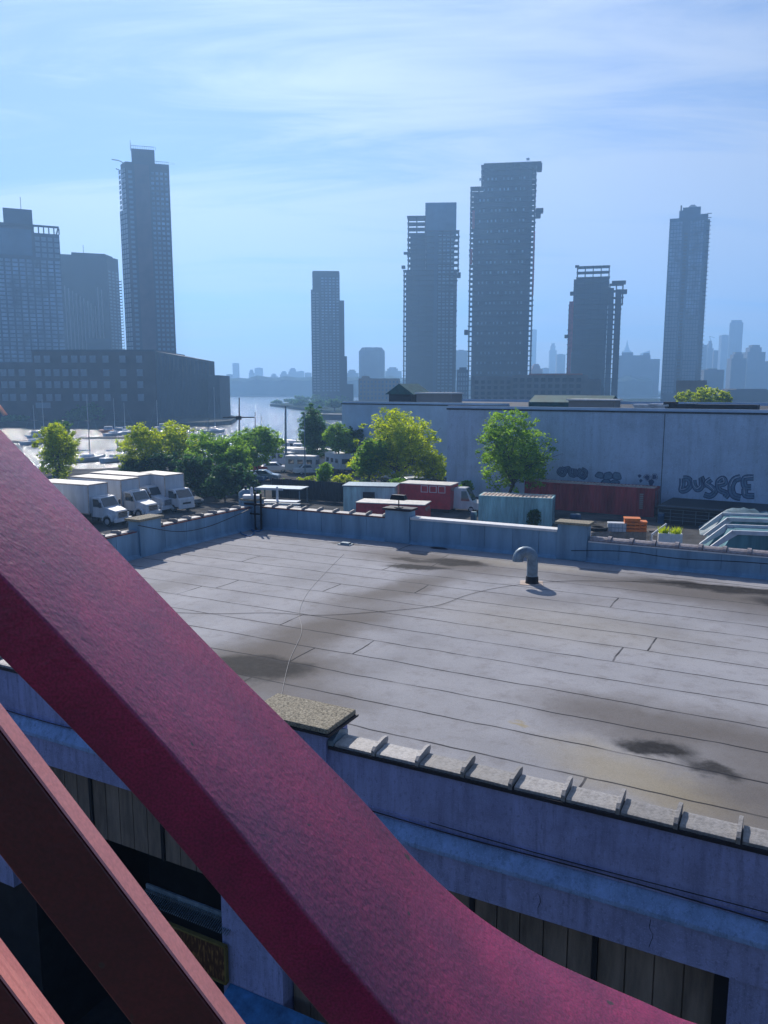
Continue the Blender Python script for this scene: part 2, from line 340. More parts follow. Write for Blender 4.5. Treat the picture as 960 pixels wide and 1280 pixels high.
# (u, v, ru, rv, rot, kind, strength, softness)
STAINS = [(8.6, 9.6, 3.0, 1.0, 80, 'b', .9, 1.2), (9.0, 11.4, 1.5, 1.1, 0, 'b', .85, 1), (8.5, 5.6, 2.6, .75, 72, 'b', .8, 1.2),
          (8.2, 2.1, 3.0, 1.2, -5, 'b', .85, 1.2), (14.8, 2.2, 3.6, 1.3, -3, 'b', .85, 1.2), (18, 3.2, 3, 1.6, 0, 'b', .6, 1.3), (12.5, 4.6, 2.5, .7, 20, 'b', .3, 1.4),
          (15.6, 10.9, 2.2, 1.0, 0, 'b', .8, 1.2), (18.6, 11.2, 2.6, 1.4, 0, 'b', .75, 1.3), (17.3, 12.9, 1.6, 1.1, 0, 'b', .8, 1.0), (15.6, 12.8, 1.4, .7, -25, 'y', .6, 1.2), (13.0, 6.5, 3, 1.5, 0, 'y', .25, 1.5), (10.5, 1.3, 2, .5, 0, 'y', .35, 1.3),
          (10.0, 12.6, 1.5, .9, 10, 'b', .6, 1), (3.2, 8, 1.6, .5, 80, 'b', .35, 1.5), (13.74, 11.91, .18, .08, 0, 'y', .9, 1),
          (8.75, 11.75, 1.1, .6, 10, 'k', 1.0, .6), (8.72, 1.9, .95, .42, 0, 'k', 1.0, .7), (7.9, 3.0, 1.0, .32, 15, 'k', 1.0, .7), (7.5, 2.2, .8, .2, 0, 'k', .8, .8),
          (15.9, 1.6, 2.3, .45, 0, 'k', 1.0, .8), (18.0, 2.4, 1.6, .5, 0, 'k', 1.0, .8), (15.8, 11.75, .55, .3, -5, 'k', 1.0, .8), (16.6, 12.05, .45, .2, 0, 'k', .9, .8), (4.5, 1.05, .8, .12, 0, 'k', .6, .9)]
MT['roof'] = roofmat()
# ================================================================ the near one-storey building
B = empty('flat_roof_building', ORG, ANG, 'low commercial building with grey roll-roofing, blue-grey parapets and clay coping tiles right below the bridge', 'building')
ULEN, VLEN = 30.0, 14.45
MB().box(0, ULEN, -VLEN+.02, 0, ROOF-.3, ROOF).build('roof_deck', MT['roof'], B)
def clad(mb, a0, a1, z0, z1, face, axis, sgn, w=.93):
    """panels with narrow gaps on the inner face of a parapet"""
    a = a0; k = 0
    while a < a1-.02:
        b = min(a+w*(.85+.3*random.random()), a1)
        if axis == 'u': mb.box(a+.006, b-.006, min(face, face+sgn*.025), max(face, face+sgn*.025), z0, z1)
        else: mb.box(min(face, face+sgn*.025), max(face, face+sgn*.025), -b+.006, -a-.006, z0, z1)
        a = b
for (a0, a1, zt) in ((.17, 5.35, 8.1), (6.22, 11.05, 8.14), (11.92, ULEN, 7.9)):
    p = MB().box(a0, a1, 0.0, .3, ROOF-1, zt)
    clad(p, a0, a1, ROOF+.1, zt-.03, 0, 'u', -1)
    p.profile([(-.002, ROOF), (-.14, ROOF+.004), (-.05, ROOF+.06), (-.035, ROOF+.12), (-.002, ROOF+.12)], a0, a1)
    p.build('parapet', MT['bluewall'], B)
for (v0, v1) in ((.17, 4.78), (5.66, 13.7)):
    p = MB().box(-.3, 0, -v1, -v0, ROOF-1, 8.1)
    clad(p, v0, v1, ROOF+.1, 8.07, 0, 'v', 1)
    p.add([(.002, -v0, ROOF), (.14, -v0, ROOF+.004), (.05, -v0, ROOF+.06), (.035, -v0, ROOF+.12), (.002, -v0, ROOF+.12),
           (.002, -v1, ROOF), (.14, -v1, ROOF+.004), (.05, -v1, ROOF+.06), (.035, -v1, ROOF+.12), (.002, -v1, ROOF+.12)],
          [(0, 1, 6, 5), (1, 2, 7, 6), (2, 3, 8, 7), (3, 4, 9, 8), (4, 3, 2, 1, 0), (5, 6, 7, 8, 9)])
    p.build('parapet', MT['bluewall'], B)
# piers
for (u0, u1, zt) in ((5.35, 6.22, 8.36), (11.05, 11.92, 8.35)):
    q = MB().box(u0, u1, -.09, .36, ROOF-1, zt).box(u0-.012, u1+.012, -.105, -.092, ROOF+.02, ROOF+.14).build('pier', MT['bluewall'], B)
    MB().box(u0-.07, u1+.07, -.16, .42, zt, zt+.07).build('pier_cap', MT['tileedge'] if u0 < 6 else MT['stonecap'], q)
q = MB().box(-.36, .09, -5.66, -4.78, ROOF-1, 8.38).build('pier', MT['bluewall'], B)
MB().box(-.43, .16, -5.74, -4.7, 8.38, 8.45).build('pier_cap', MT['stonecap'], q)
q = MB().box(-.4, .16, -.16, .4, ROOF-1, 8.3).build('pier', MT['bluewall'], B)
MB().box(-.46, .22, -.22, .46, 8.3, 8.36).build('pier_cap', MT['stonecap'], q)
# coping tiles of flat fired clay: one mesh shared
def tile_mesh(roll):
    t = MB()
    if roll:
        P = [(-.17, 0), (-.185, .03), (-.15, .075), (-.09, .11), (0, .125), (.09, .11), (.15, .075), (.185, .03), (.17, 0)]
        t.profile(P, .006, .56)
        t.profile([(y*1.16, z*1.3 if z > .02 else z-.004) for y, z in P], .50, .604)
    else:
        t.profile([(-.175, -.03), (-.175, .008), (-.13, .018), (.09, .03), (.15, .02), (.15, -.01), (.13, -.01), (.13, -.002), (-.155, -.002), (-.155, -.03)], .0, .552)
        t.profile([(-.185, -.04), (-.2, .05), (-.14, .09), (.1, .115), (.2, .10), (.21, .05), (.16, -.02), (.135, -.004), (-.165, -.004), (-.165, -.04)], .555, .597)
    return t
tm_flat = meshof(tile_mesh(False), 'coping_tile', MT['tile'])
tm_roll = meshof(tile_mesh(True), 'coping_tile', MT['rolltile'])
def tiles(me, n, start, step, rz, base_y=0):
    for i in range(n):
        o = inst('coping_tile', me, B, (start[0]+step[0]*i, start[1]+step[1]*i, start[2]+random.uniform(-.004, .004)), rz+random.uniform(-.025, .025))
        if me is tm_flat:
            b = o.modifiers.new('Bevel', 'BEVEL'); b.width = .008; b.segments = 2
tiles(tm_flat, 8, (.25, .15, 8.105), (.63, 0, 0), 0)
tiles(tm_flat, 7, (-.15, -.25, 8.105), (0, -.64, 0), -math.pi/2)
tiles(tm_flat, 13, (-.15, -5.78, 8.105), (0, -.61, 0), -math.pi/2)
tiles(tm_roll, 29, (11.98, .15, 7.9), (.61, 0, 0), 0)
MB().box(6.24, 11.03, -.06, .34, 8.14, 8.165).box(6.24, 11.03, -.065, -.05, 8.09, 8.16).build('parapet_cap', MT['whitecap'], B, bevel=.004)
for (a0, a1) in ((.22, 5.33), ): MB().box(a0, a1, -.05, -.027, 8.07, 8.1).build('brick_edge', MT['rust_red'], B)
MB().box(.027, .05, -13.7, -5.75, 8.07, 8.1).box(.027, .05, -4.7, -.25, 8.07, 8.1).build('brick_edge', MT['rust_red'], B)
MB().box(11.95, ULEN, -.05, .0, 7.87, 7.897).build('brick_edge', MT['whitecap'], B)
# ---- front wall facing the bridge (v = 14.45): local y = -14.45 is the outer face
yf = -14.45
w = MB()
w.box(0, ULEN, yf, yf+.35, 6.85, 7.60)
w.build('front_wall', MT['concrete_blue'], B)
w = MB().profile([(yf-.02, 6.62), (yf-.13, 6.62), (yf-.13, 6.68), (yf-.002, 6.845), (yf+.3, 6.845), (yf+.3, 6.62)], 0, ULEN)
w.build('ledge', MT['ledge'], B, bevel=.006)
w = MB().box(0, ULEN, yf-.075, yf+.3, 6.15, 6.618)
w.build('lower_band', MT['concrete_blue'], B)
# thin moulding lines above the ledge
MB().box(0, ULEN, yf-.02, yf-.001, 6.86, 6.885).box(0, ULEN, yf-.012, yf-.001, 6.93, 6.94).box(0, ULEN, yf-.082, yf-.076, 6.600, 6.612).build('moulding', MT['concrete_blue'], B)
# hairline cracks
def crack(u, z0, z1, y):
    c = MB(); z = z0; x = u
    while z < z1:
        nx = x+random.uniform(-.03, .03); nz = z+random.uniform(.03, .09)
        c.add([(x, y, z), (x+.007, y, z), (nx+.006, y, nz), (nx, y, nz)], [(0, 1, 2, 3)]); x, z = nx, nz
    return c
for (u, a, b, y) in ((12.65, 6.3, 6.6, yf-.077), (16.15, 6.22, 6.55, yf-.077), (14.9, 6.2, 6.45, yf-.077)):
    crack(u, a, b, y).build('crack', MT['dark'], B)
# tile coping: dark tarred edge under the tiles and the near tiles
MB().box(12.02, ULEN, yf-.035, yf+.34, 7.60, 7.645).build('coping_edge', MT['tileedge'], B)
MB().box(0, 10.85, yf-.035, yf+.34, 7.60, 7.645).build('coping_edge', MT['tileedge'], B)
tiles(tm_flat, 27, (12.1, yf+.165, 7.67), (.612, 0, 0), 0)
tiles(tm_flat, 16, (.3, yf+.165, 7.67), (.63, 0, 0), 0)
q = MB().box(10.86, 12.0, yf-.06, yf+.5, 6.86, 7.86).build('pier', MT['concrete_blue'], B)
MB().box(10.78, 12.08, yf-.15, yf+.6, 7.86, 7.93).build('pier_cap', MT['stonecap'], q, bevel=.012)
MB().box(10.75, 12.11, yf-.17, yf+.62, 7.83, 7.858).build('cap_underside', MT['tileedge'], q)
# clay end piece beside the pier
MB().profile([(yf-.03, 7.65), (yf-.03, 7.72), (yf+.15, 7.82), (yf+.36, 7.74), (yf+.36, 7.65)], 12.01, 12.09).build('end_tile', MT['galv'], B)
# storey below: piers, siding panels, dark openings
for (u0, u1, zb_) in ((0, 5.45, 3.55), (10.12, 11.2, 0), (16.97, 22, 0), (27, 30, 0)):
    MB().box(u0, u1, yf-.02, yf+.4, zb_, 6.148).build('wall_pier', MT['concrete_blue'], B)
def siding(u0, u1, z0, z1):
    m = MB(); n = max(1, round((u1-u0)/.31)); wd = (u1-u0)/n
    for i in range(n): m.box(u0+i*wd+.008, u0+(i+1)*wd-.008, yf+.2, yf+.23, z0, z1)
    m.box(u0, u1, yf+.24, yf+.28, z0, z1)
    return m.build('siding_panel', MT['siding'], B)
us = [5.45, 7.28, 8.82, 10.12]
for a, b in zip(us, us[1:]): siding(a+.03, b-.03, 4.95, 6.148)
for u in us[1:-1]: MB().box(u-.028, u+.028, yf+.17, yf+.26, 4.95, 6.148).build('mullion', MT['dark'], B)
us = [11.2, 12.45, 13.98, 15.52, 16.85]
for a, b in zip(us, us[1:]): siding(a+.03, b-.03, 0, 6.148)
for u in us[1:-1]: MB().box(u-.03, u+.03, yf+.17, yf+.26, 0, 6.148).build('mullion', MT['dark'], B)
MB().box(16.82, 16.97, yf+.1, yf+.3, 0, 6.148).build('mullion', MT['dark'], B)
siding(22, 27, 0, 6.148)
# entrance recess, its shade put into near-black walls; left bay stands in for shadow
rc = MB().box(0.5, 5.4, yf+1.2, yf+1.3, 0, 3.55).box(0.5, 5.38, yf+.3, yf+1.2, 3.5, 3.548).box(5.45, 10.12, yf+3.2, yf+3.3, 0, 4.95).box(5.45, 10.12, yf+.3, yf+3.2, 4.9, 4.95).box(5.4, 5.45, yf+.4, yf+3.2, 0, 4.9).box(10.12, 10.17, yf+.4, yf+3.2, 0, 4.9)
rc.build('shaded_recess', MT['dark'], B)
# outer shells of the other sides
MB().box(-.25, -.02, -14, .25, 0, ROOF-1).box(0, ULEN, .05, .28, 0, ROOF-1).box(ULEN-.3, ULEN, -14, 0, 0, ROOF-.3).build('side_wall', MT['concrete_blue'], B)
# corrugated awning strip and the framed dark-brown sign under it
aw = MB(); n = 46
for i in range(n):
    u = 8.5+i*(1.8/n); aw.add([(u, yf+.1, 4.42), (u+1.8/n*.5, yf+.1, 4.44), (u+1.8/n*.5, yf-.1, 4.36), (u, yf-.1, 4.34), (u, yf+.1, 4.40), (u+1.8/n*.5, yf+.1, 4.42), (u+1.8/n*.5, yf-.1, 4.34), (u, yf-.1, 4.32)],
                         [(0, 1, 2, 3), (7, 6, 5, 4), (0, 3, 7, 4), (1, 5, 6, 2), (0, 4, 5, 1), (3, 2, 6, 7)])
aw.box(8.5, 10.3, yf+.1, yf+.13, 4.36, 4.5)
aw.build('awning', MT['galv'], B)
m_sign, nt, bb = newmat('sign_panel')
tc = N(nt, 'ShaderNodeTexCoord'); wv = N(nt, 'ShaderNodeTexNoise'); wv.inputs['Scale'].default_value = 9
mp = N(nt, 'ShaderNodeMapping'); mp.inputs['Scale'].default_value = (3.5, 1, .8); nt.links.new(tc.outputs['Object'], mp.inputs[0]); nt.links.new(mp.outputs[0], wv.inputs['Vector'])
rp = N(nt, 'ShaderNodeValToRGB'); rp.color_ramp.elements[0].position = .5; rp.color_ramp.elements[1].position = .68
rp.color_ramp.elements[0].color = (.07, .022, .01, 1); rp.color_ramp.elements[1].color = (.3, .16, .05, 1)
nt.links.new(wv.outputs['Fac'], rp.inputs[0]); nt.links.new(rp.outputs[0], bb.inputs['Base Color'])
sg = MB().box(8.95, 10.22, yf-.1, yf-.06, 3.55, 4.12).build('sign_board', m_sign, B)
MT['signframe'] = mat('ochre_frame', (.2, .15, .04), .7)
MB().box(8.93, 10.24, yf-.12, yf-.055, 4.12, 4.15).box(8.93, 10.24, yf-.12, yf-.055, 3.52, 3.55).box(10.22, 10.25, yf-.12, yf-.055, 3.55, 4.12).box(8.92, 8.95, yf-.12, yf-.055, 3.55, 4.12).build('sign_frame', MT['signframe'], sg)
# small blue awning lower down
ta = MB()
for i in range(6):
    u0 = 10.25+i*.3
    ta.add([(u0, yf-.03, 3.5), (u0+.3, yf-.03, 3.5), (u0+.3, yf-1.15, 3.0+.02*math.sin(i*2)), (u0, yf-1.15, 3.0+.02*math.sin(i*2-2)), (u0, yf-.03, 3.47), (u0+.3, yf-.03, 3.47), (u0+.3, yf-1.15, 2.97), (u0, yf-1.15, 2.97)],
           [(0, 1, 2, 3), (7, 6, 5, 4), (0, 3, 7, 4), (1, 5, 6, 2), (3, 2, 6, 7), (0, 4, 5, 1)])
tag(ta.build('canvas_awning', MT['tarp'], B), 'bright blue canvas awning')
# ---------------------------------------------------------------- things on the roof
vu, vv = 11.31, 3.32
V_ = empty('vent_pipe', M_B @ Vector((vu, -vv, ROOF)), ANG, 'gooseneck metal vent pipe standing alone on the grey roof', 'vent pipe')
rot = Matrix.Rotation(-ANG+R(2), 4, 'Z')
pts = [(0, 0, .0), (0, 0, .2), (0, 0, .4), (0, 0, .55), (0, 0, .64)]+[(-.19+.19*math.cos(a), 0, .64+.19*math.sin(a)) for a in [i*math.pi/9 for i in range(1, 10)]]+[(-.38, 0, .585)]
g = MB(); g.tube([rot @ Vector(p) for p in pts], [.14]*15, 20, cap=False); g.tube([rot @ Vector(p) for p in pts], [.132]*15, 20, cap=False)
g.build('pipe', MT['galv'], V_)
MB().tube([(0, 0, 0), (0, 0, .05), (0, 0, .17), (0, 0, .19)], [.18, .165, .16, .146], 20).build('collar', MT['black'], V_)
MB().box(-.3, .28, -.26, .24, 0.001, .012, Matrix.Rotation(.3, 4, 'Z')).build('flashing', MT['roofrust'], V_)
sm = MB(); 
for k in (3.2, 5.0): sm.tube([rot @ Vector((0, 0, k*.12)), rot @ Vector((0, 0, k*.12+.015))], .145, 20)
sm.build('seam_ring', MT['galv'], V_)
def smooth_path(P, n=8):
    P = [Vector(p) for p in P]; out = []
    for i in range(len(P)-1):
        p0 = P[max(i-1, 0)]; p1 = P[i]; p2 = P[i+1]; p3 = P[min(i+2, len(P)-1)]
        for k in range(n):
            t = k/n
            out.append(.5*((2*p1)+(-p0+p2)*t+(2*p0-5*p1+4*p2-p3)*t*t+(-p0+3*p1-3*p2+p3)*t**3))
    out.append(P[-1]); return out
def cable(name, P, r, m, label, cat='cable'):
    return tag(MB().tube(smooth_path(P), r, 6).build(name, m), label, cat)
rz_ = ROOF+.012
cable('cable', [un(px, py, rz_) for px, py in ((205, 765), (270, 767), (340, 766), (400, 769), (480, 764), (545, 757), (580, 745), (610, 737), (640, 732), (664, 729))], .004, MT['dark'], 'thin black cable lying across the roof towards the vent pipe')
cable('cable', [un(px, py, rz_) for px, py in ((672, 728), (720, 726), (800, 727), (870, 730), (960, 738), (1060, 748))], .004, MT['dark'], 'black cable running right from the vent pipe to the roof edge')
cable('cable', [un(px, py, rz_) for px, py in ((430, 692), (410, 712), (385, 740), (374, 765), (377, 790), (362, 825), (352, 868))], .004, MT['tile'], 'thin grey cable winding across the roof towards the corner pier')
cable('hose', [un(px, py, ROOF+.02) for px, py in ((300, 662), (302, 667), (312, 670), (318, 666), (314, 662), (322, 664), (328, 662), (326, 657), (318, 657))], .02, MT['tarp'], 'dark blue hose loop lying in the far roof corner', 'hose')
def hang(P, r, m, label): return cable('cable', P, r, m, label)
wall = lambda u, z: M_B @ Vector((u, -.17, z))
lwall = lambda v, z: M_B @ Vector((.17, -v, z))
hang([lwall(5.8, 8.3), lwall(4.2, 7.86), lwall(2.8, 7.78), lwall(1.2, 7.95), lwall(.3, 8.1)], .012, MT['black'], 'black cable sagging along the left parapet to the corner pole')
hang([wall(11.5, 7.6), wall(13, 7.72), wall(14.5, 7.66), wall(16.5, 7.74), wall(20, 7.7)], .012, MT['black'], 'black cable strung along the right hand parapet')
fw = lambda u, z: M_B @ Vector((u, yf-.045, z))
cable('cable', [fw(u, 6.9+.012*math.sin(u*1.7)) for u in np.arange(2, 26, .7)], .008, MT['black'], 'black cable running along the wall just above the ledge')
cable('cable', [fw(u, 6.97+.02*math.sin(u*1.1+1)) for u in np.arange(13.5, 26, .7)], .006, MT['black'], 'thinner dark cable above the other one on the blue wall')
cable('cable', [M_B @ Vector((x, yf-.15, 7.42+.0*x+dz)) for x, dz in ((8, .1), (9.5, .0), (11, -.03), (11.9, .02))], .007, MT['white'], 'slack pale wire hanging across the corner pier')
# corner poles and small boxes
P_ = empty('conduit_post', M_B @ Vector((.26, -.26, ROOF)), ANG, 'black conduit post with crossbar in the far roof corner', 'post')
MB().box(-.03, .03, -.03, .03, 0, 1.35).box(.22, .27, -.03, .03, 0, 1.3).build('upright', MT['dark'], P_)
MB().box(-.45, .42, -.05, .0, .88, .95).box(-.2, .3, -.05, 0, .55, .6).build('crossbar', MT['dark'], P_)
MB().box(-.02, .24, -.02, .06, .1, .85).build('cable_box', MT['galv'], P_)
P2 = empty('white_post', M_B @ Vector((-.15, .1, 8.36)), 0, 'short white post with rounded cap on the corner pier', 'post')
MB().tube([(0, 0, 0), (0, 0, .35), (0, 0, .4)], [.05, .05, .03], 10).build('stem', MT['white'], P2)
MB().box(-.3, .3, -.18, .18, 0, .12).build('foot', MT['whitecap'], P2)
P3 = empty('floodlight', M_B @ Vector((5.75, .1, 8.43)), ANG, 'black floodlight on a short stem atop the parapet pier', 'floodlight')
MB().tube([(0, 0, 0), (0, 0, .26)], .02, 8).box(-.12, .12, -.1, .1, 0, .02).build('stem', MT['black'], P3)
MB().box(-.26, .26, -.13, .13, .26, .42, c2=.04).build('lamp_housing', MT['black'], P3)
P4 = tag(MB().box(-.22, .22, -.14, .14, 0, .03).box(-.15, .15, -.09, .09, .03, .08).build('roof_drain_cover', MT['galv'], None, loc=un(432, 681, ROOF), rz=ANG), 'small flat metal drain cover near the far parapet', 'drain cover')
dbl = ['crumpled dark rag lying against the foot of the far parapet', 'second dark rag lying near the parapet pier']
for (px, py), l in zip(((478, 676), (548, 686)), dbl):
    b_ = MB(); q_ = un(px, py, ROOF)
    P = [(.28*math.cos(a)*(1+.3*math.sin(3*a)), .1*math.sin(a)*(1+.2*math.cos(2*a))) for a in [i*2*math.pi/12 for i in range(12)]]
    b_.prism(P, 0, .05, topscale=.6)
    tag(b_.build('rag', MT['tileedge'], None, loc=q_, rz=ANG), l, 'rag')
# ================================================================ bridge railing in front of the camera
BR = empty('bridge_railing', (0, 1.0, 10.9), 0, 'maroon painted steel bridge railing with a broad curved beam and slanting bars', 'bridge railing')
def interp(T, x):
    for (x0, y0), (x1, y1) in zip(T, T[1:]):
        if x <= x1: return y0+(y1-y0)*(x-x0)/(x1-x0)
    (x0, y0), (x1, y1) = T[-2:]; return y0+(y1-y0)*(x-x0)/(x1-x0)
def smooth2(T, n=6): return [(p.x, p.y) for p in smooth_path([(x, y, 0) for x, y in T], n)]
Mn = smooth2([(-1700, -950), (-600, 112), (0, 718), (160, 882), (250, 981), (330, 1077), (420, 1187), (500, 1280), (575, 1350), (660, 1410), (780, 1468), (900, 1506), (1200, 1550), (2600, 1600)])
Ff = smooth2([(-900, -398), (-300, 224), (0, 535), (135, 675), (270, 815), (355, 899), (440, 985), (480, 1029), (520, 1074), (560, 1112), (600, 1145), (650, 1178), (700, 1205), (800, 1249), (870, 1278), (1000, 1312), (1300, 1350), (1900, 1372)])
near, far_ = [], []
D1, D2 = 1.0, 1.37
for fx, fy in Ff:
    nx = 480+(fx-480)/.73; ny = interp(Mn, nx)
    near.append(at(nx, ny, D1)); far_.append(at(fx, fy, D2))
off = .080
low_n, low_f = [], []
for arr, out in ((near, low_n), (far_, low_f)):
    for i, p in enumerate(arr):
        d = (arr[min(i+1, len(arr)-1)]-arr[max(i-1, 0)]); d.y = 0; d.normalize()
        out.append(p+Vector((d.z, 0, -d.x))*off)
bm = MB(); n = len(near); vs = near+far_+low_f+low_n; inv = Matrix.Translation(-BR.location)
fs = []
for i in range(n-1):
    for a, b in ((0, 1), (1, 2), (2, 3), (3, 0)): fs.append((a*n+i, a*n+i+1, b*n+i+1, b*n+i))
bm.add(vs, fs, inv, True); bm.add(vs, [(0, n, 2*n, 3*n), (4*n-1, 3*n-1, 2*n-1, n-1)], inv)
o = bm.build('curved_beam', MT['bridge'], BR)
me = o.data; bmm = bmesh.new(); bmm.from_mesh(me); bmesh.ops.remove_doubles(bmm, verts=bmm.verts, dist=1e-5)
bmm.to_mesh(me); bmm.free()
b = o.modifiers.new('Bevel', 'BEVEL'); b.width = .0045; b.segments = 3; b.limit_method = 'ANGLE'; b.angle_limit = R(40)
def bar(lo, hi, wd, depth, name='slanting_bar'):
    """lo: near lower line of the lit edge (2 px points); hi: its far upper line; wd plate depth downwards"""
    Y0 = .62
    a = [at(*p, Y0) for p in lo]; c = [at(*p, Y0+depth) for p in hi]
    d = (a[1]-a[0]).normalized(); dn = Vector((d.z, 0, -d.x))
    ext = lambda p, q, s: (p+(p-q).normalized()*s)
    a = [ext(a[0], a[1], 1.6), ext(a[1], a[0], 1.2)]; c = [ext(c[0], c[1], 1.6), ext(c[1], c[0], 1.2)]
    a2 = [p+dn*wd for p in a]; c2 = [p+dn*wd for p in c]
    m = MB().add([a[0], a[1], c[1], c[0], a2[0], a2[1], c2[1], c2[0]], [(0, 1, 2, 3), (4, 7, 6, 5), (0, 4, 5, 1), (3, 2, 6, 7), (0, 3, 7, 4), (1, 5, 6, 2)], inv)
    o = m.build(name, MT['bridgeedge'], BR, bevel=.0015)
    nv = (a[1]-a[0]).cross(c[0]-a[0]).normalized()
    if nv.z < 0: nv = -nv
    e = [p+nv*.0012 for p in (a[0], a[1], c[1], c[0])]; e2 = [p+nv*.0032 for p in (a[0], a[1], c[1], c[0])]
    MB().add(e+e2, [(3, 2, 1, 0), (4, 5, 6, 7), (0, 1, 5, 4), (1, 2, 6, 5), (2, 3, 7, 6), (3, 0, 4, 7)], inv).build('lit_edge_strip', MT['litedge'], o)  # thin strip added to carry the sunlit edge as colour
    return o
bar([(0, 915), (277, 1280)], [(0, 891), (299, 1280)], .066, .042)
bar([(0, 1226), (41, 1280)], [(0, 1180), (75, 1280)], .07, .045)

# unseen bridge footway and carriageway, added to block fill light from below
dk = MB().box(-40, 40, -3.2, 1.55, H-2.0, H-1.62).box(-40, 40, -16, -3.2, H-2.1, H-1.75)
tag(dk.build('bridge_deck', MT['asphalt']), kind='structure')
# ================================================================ land, water
def sheet(name, P, z, m, skirt=None):
    if skirt is None:
        o = MB().add([(x, y, z) for x, y in P], [tuple(range(len(P)))]).build(name, m)
    else: o = MB().prism(P, skirt, z).build(name, m)
    return tag(o, kind='structure')
def watermat():
    m, nt, b = newmat('river_water'); L = nt.links.new
    b.inputs['Base Color'].default_value = (.012, .03, .045, 1); b.inputs['Roughness'].default_value = .15; b.inputs['Specular IOR Level'].default_value = .6
    tc = N(nt, 'ShaderNodeTexCoord')
    n1 = N(nt, 'ShaderNodeTexNoise'); n1.inputs['Scale'].default_value = .9; n1.inputs['Detail'].default_value = 5; n1.inputs['Roughness'].default_value = .65
    n2 = N(nt, 'ShaderNodeTexNoise'); n2.inputs['Scale'].default_value = .08; n2.inputs['Detail'].default_value = 3
    mp = N(nt, 'ShaderNodeMapping'); mp.inputs['Scale'].default_value = (1, .55, 1)
    L(tc.outputs['Object'], mp.inputs[0]); L(mp.outputs[0], n1.inputs['Vector']); L(mp.outputs[0], n2.inputs['Vector'])
    a = N(nt, 'ShaderNodeMath', operation='MULTIPLY_ADD'); a.inputs[1].default_value = 3.0; L(n2.outputs['Fac'], a.inputs[0]); L(n1.outputs['Fac'], a.inputs[2])
    bp = N(nt, 'ShaderNodeBump'); bp.inputs['Strength'].default_value = .85; bp.inputs['Distance'].default_value = .62
    L(a.outputs[0], bp.inputs['Height']); L(bp.outputs[0], b.inputs['Normal'])
    return m
MT['water'] = watermat()
sheet('water', [(-4000, -60), (4000, -60), (4000, 2960), (-4000, 2960)], -1.5, MT['water'])
sheet('riverbank', [(900, 190.1), (1200, 900), (60, 900), (-60, 700), (-85, 600), (-60, 520), (-28, 420), (-12, 300), (-8, 190.1)][::-1], -.05, MT['farland'], -2.6)
sheet('ground', [(-240, -50), (900, -50), (900, 190), (-8, 190), (-16, 150), (-30, 128), (-46, 121), (-240, 121)], 0, MT['asphalt'], -2.6)
sheet('riverbank', [(-900, 285), (-62, 285), (-57, 300), (-62, 340), (-95, 440), (-260, 760), (-900, 860)], .0, MT['dirt'], -2.6)
sheet('far_shore', [(-3500, 1180), (3500, 1180), (3500, 2950), (-3500, 2950)], .0, MT['farland'], -2.6)
# wooded ridge with houses across the river
rg = MB(); nx = 90
P = []
for i in range(nx+1):
    x = -900+i*1300/nx; h = 27+3*noise.noise(Vector((x*.01, 2, 0)))+4*noise.noise(Vector((x*.05, 5, 0)))+2*noise.noise(Vector((x*.2, 5, 0))); P.append((x, h))
for (x0, h0), (x1, h1) in zip(P, P[1:]):
    rg.add([(x0, 1200, 0), (x1, 1200, 0), (x1, 1205, h1*.8), (x0, 1205, h0*.8), (x1, 1230, h1), (x0, 1230, h0), (x1, 1400, 0), (x0, 1400, 0)], [(0, 1, 2, 3), (3, 2, 4, 5), (5, 4, 6, 7)])
tag(rg.build('hills', MT['farland']), kind='structure')
# ================================================================ buildings far away
WINCAP = 100
def winset(parent, items, me, m, name='window'):
    """items: (matrix) list sorted by priority; first 100 as own parts, rest one stuff mesh"""
    for M in items[:WINCAP]:
        o = bpy.data.objects.new(name, me); C.objects.link(o); o.parent = parent; o.matrix_local = M
    rest = items[WINCAP:]
    if rest:
        mb = MB(); V0 = [v.co.copy() for v in me.vertices]; F0 = [tuple(p.vertices) for p in me.polygons]
        for M in rest: mb.add(V0, F0, M)
        tag(mb.build(name, m, parent), kind='stuff')
def win_mesh(w, h, m, d=.12):
    mb = MB().box(-w/2, w/2, -d, .05, 0, h)
    return meshof(mb, 'window', m)
def facade(parent, p0, p1, z0, z1, cols, rows, fw_, fh, m, skip=None, d=.12, seed=0, name='window'):
    """grid of window panes on the wall from p0 to p1 (local xy), outside to the right of p0->p1 seen from camera = -normal"""
    p0 = Vector((*p0, 0)); p1 = Vector((*p1, 0)); L_ = (p1-p0).length; a = math.atan2(p1.y-p0.y, p1.x-p0.x)
    cw = L_/cols; rh = (z1-z0)/rows; me = win_mesh(cw*fw_, rh*fh, m, d); items = []
    for r in range(rows):
        for c in range(cols):
            if skip and skip(c, r): continue
            q = p0+(p1-p0)*((c+.5)/cols)
            items.append(Matrix.Translation((q.x, q.y, z0+rh*(r+.5*(1-fh)))) @ Matrix.Rotation(a, 4, 'Z'))
    winset(parent, items, me, m, name)
CUR = [0.0]
def ex(px, py, Y, X0):
    '''distance along the current tower's front (turned by CUR) to the sight line through a pixel column'''
    r = ray(px, py); e = (math.cos(CUR[0]), math.sin(CUR[0]))      # X0 + s*e.x = r.x t ; Y + s*e.y = r.y t
    return (r.x*Y-r.y*X0)/(r.y*e[0]-r.x*e[1])
def tower(name, pxc, Y, label, cat='tower', rz=0, group=None):
    p = at(pxc, 470, Y)
    rz = CUR[0] = math.atan2(-p.x, Y) if rz == 0 else 0.0
    return empty(name, (p.x, Y, 0), rz, label, cat, group), p.x
def zt(py, Y, px=480): return at(px, py, Y).z
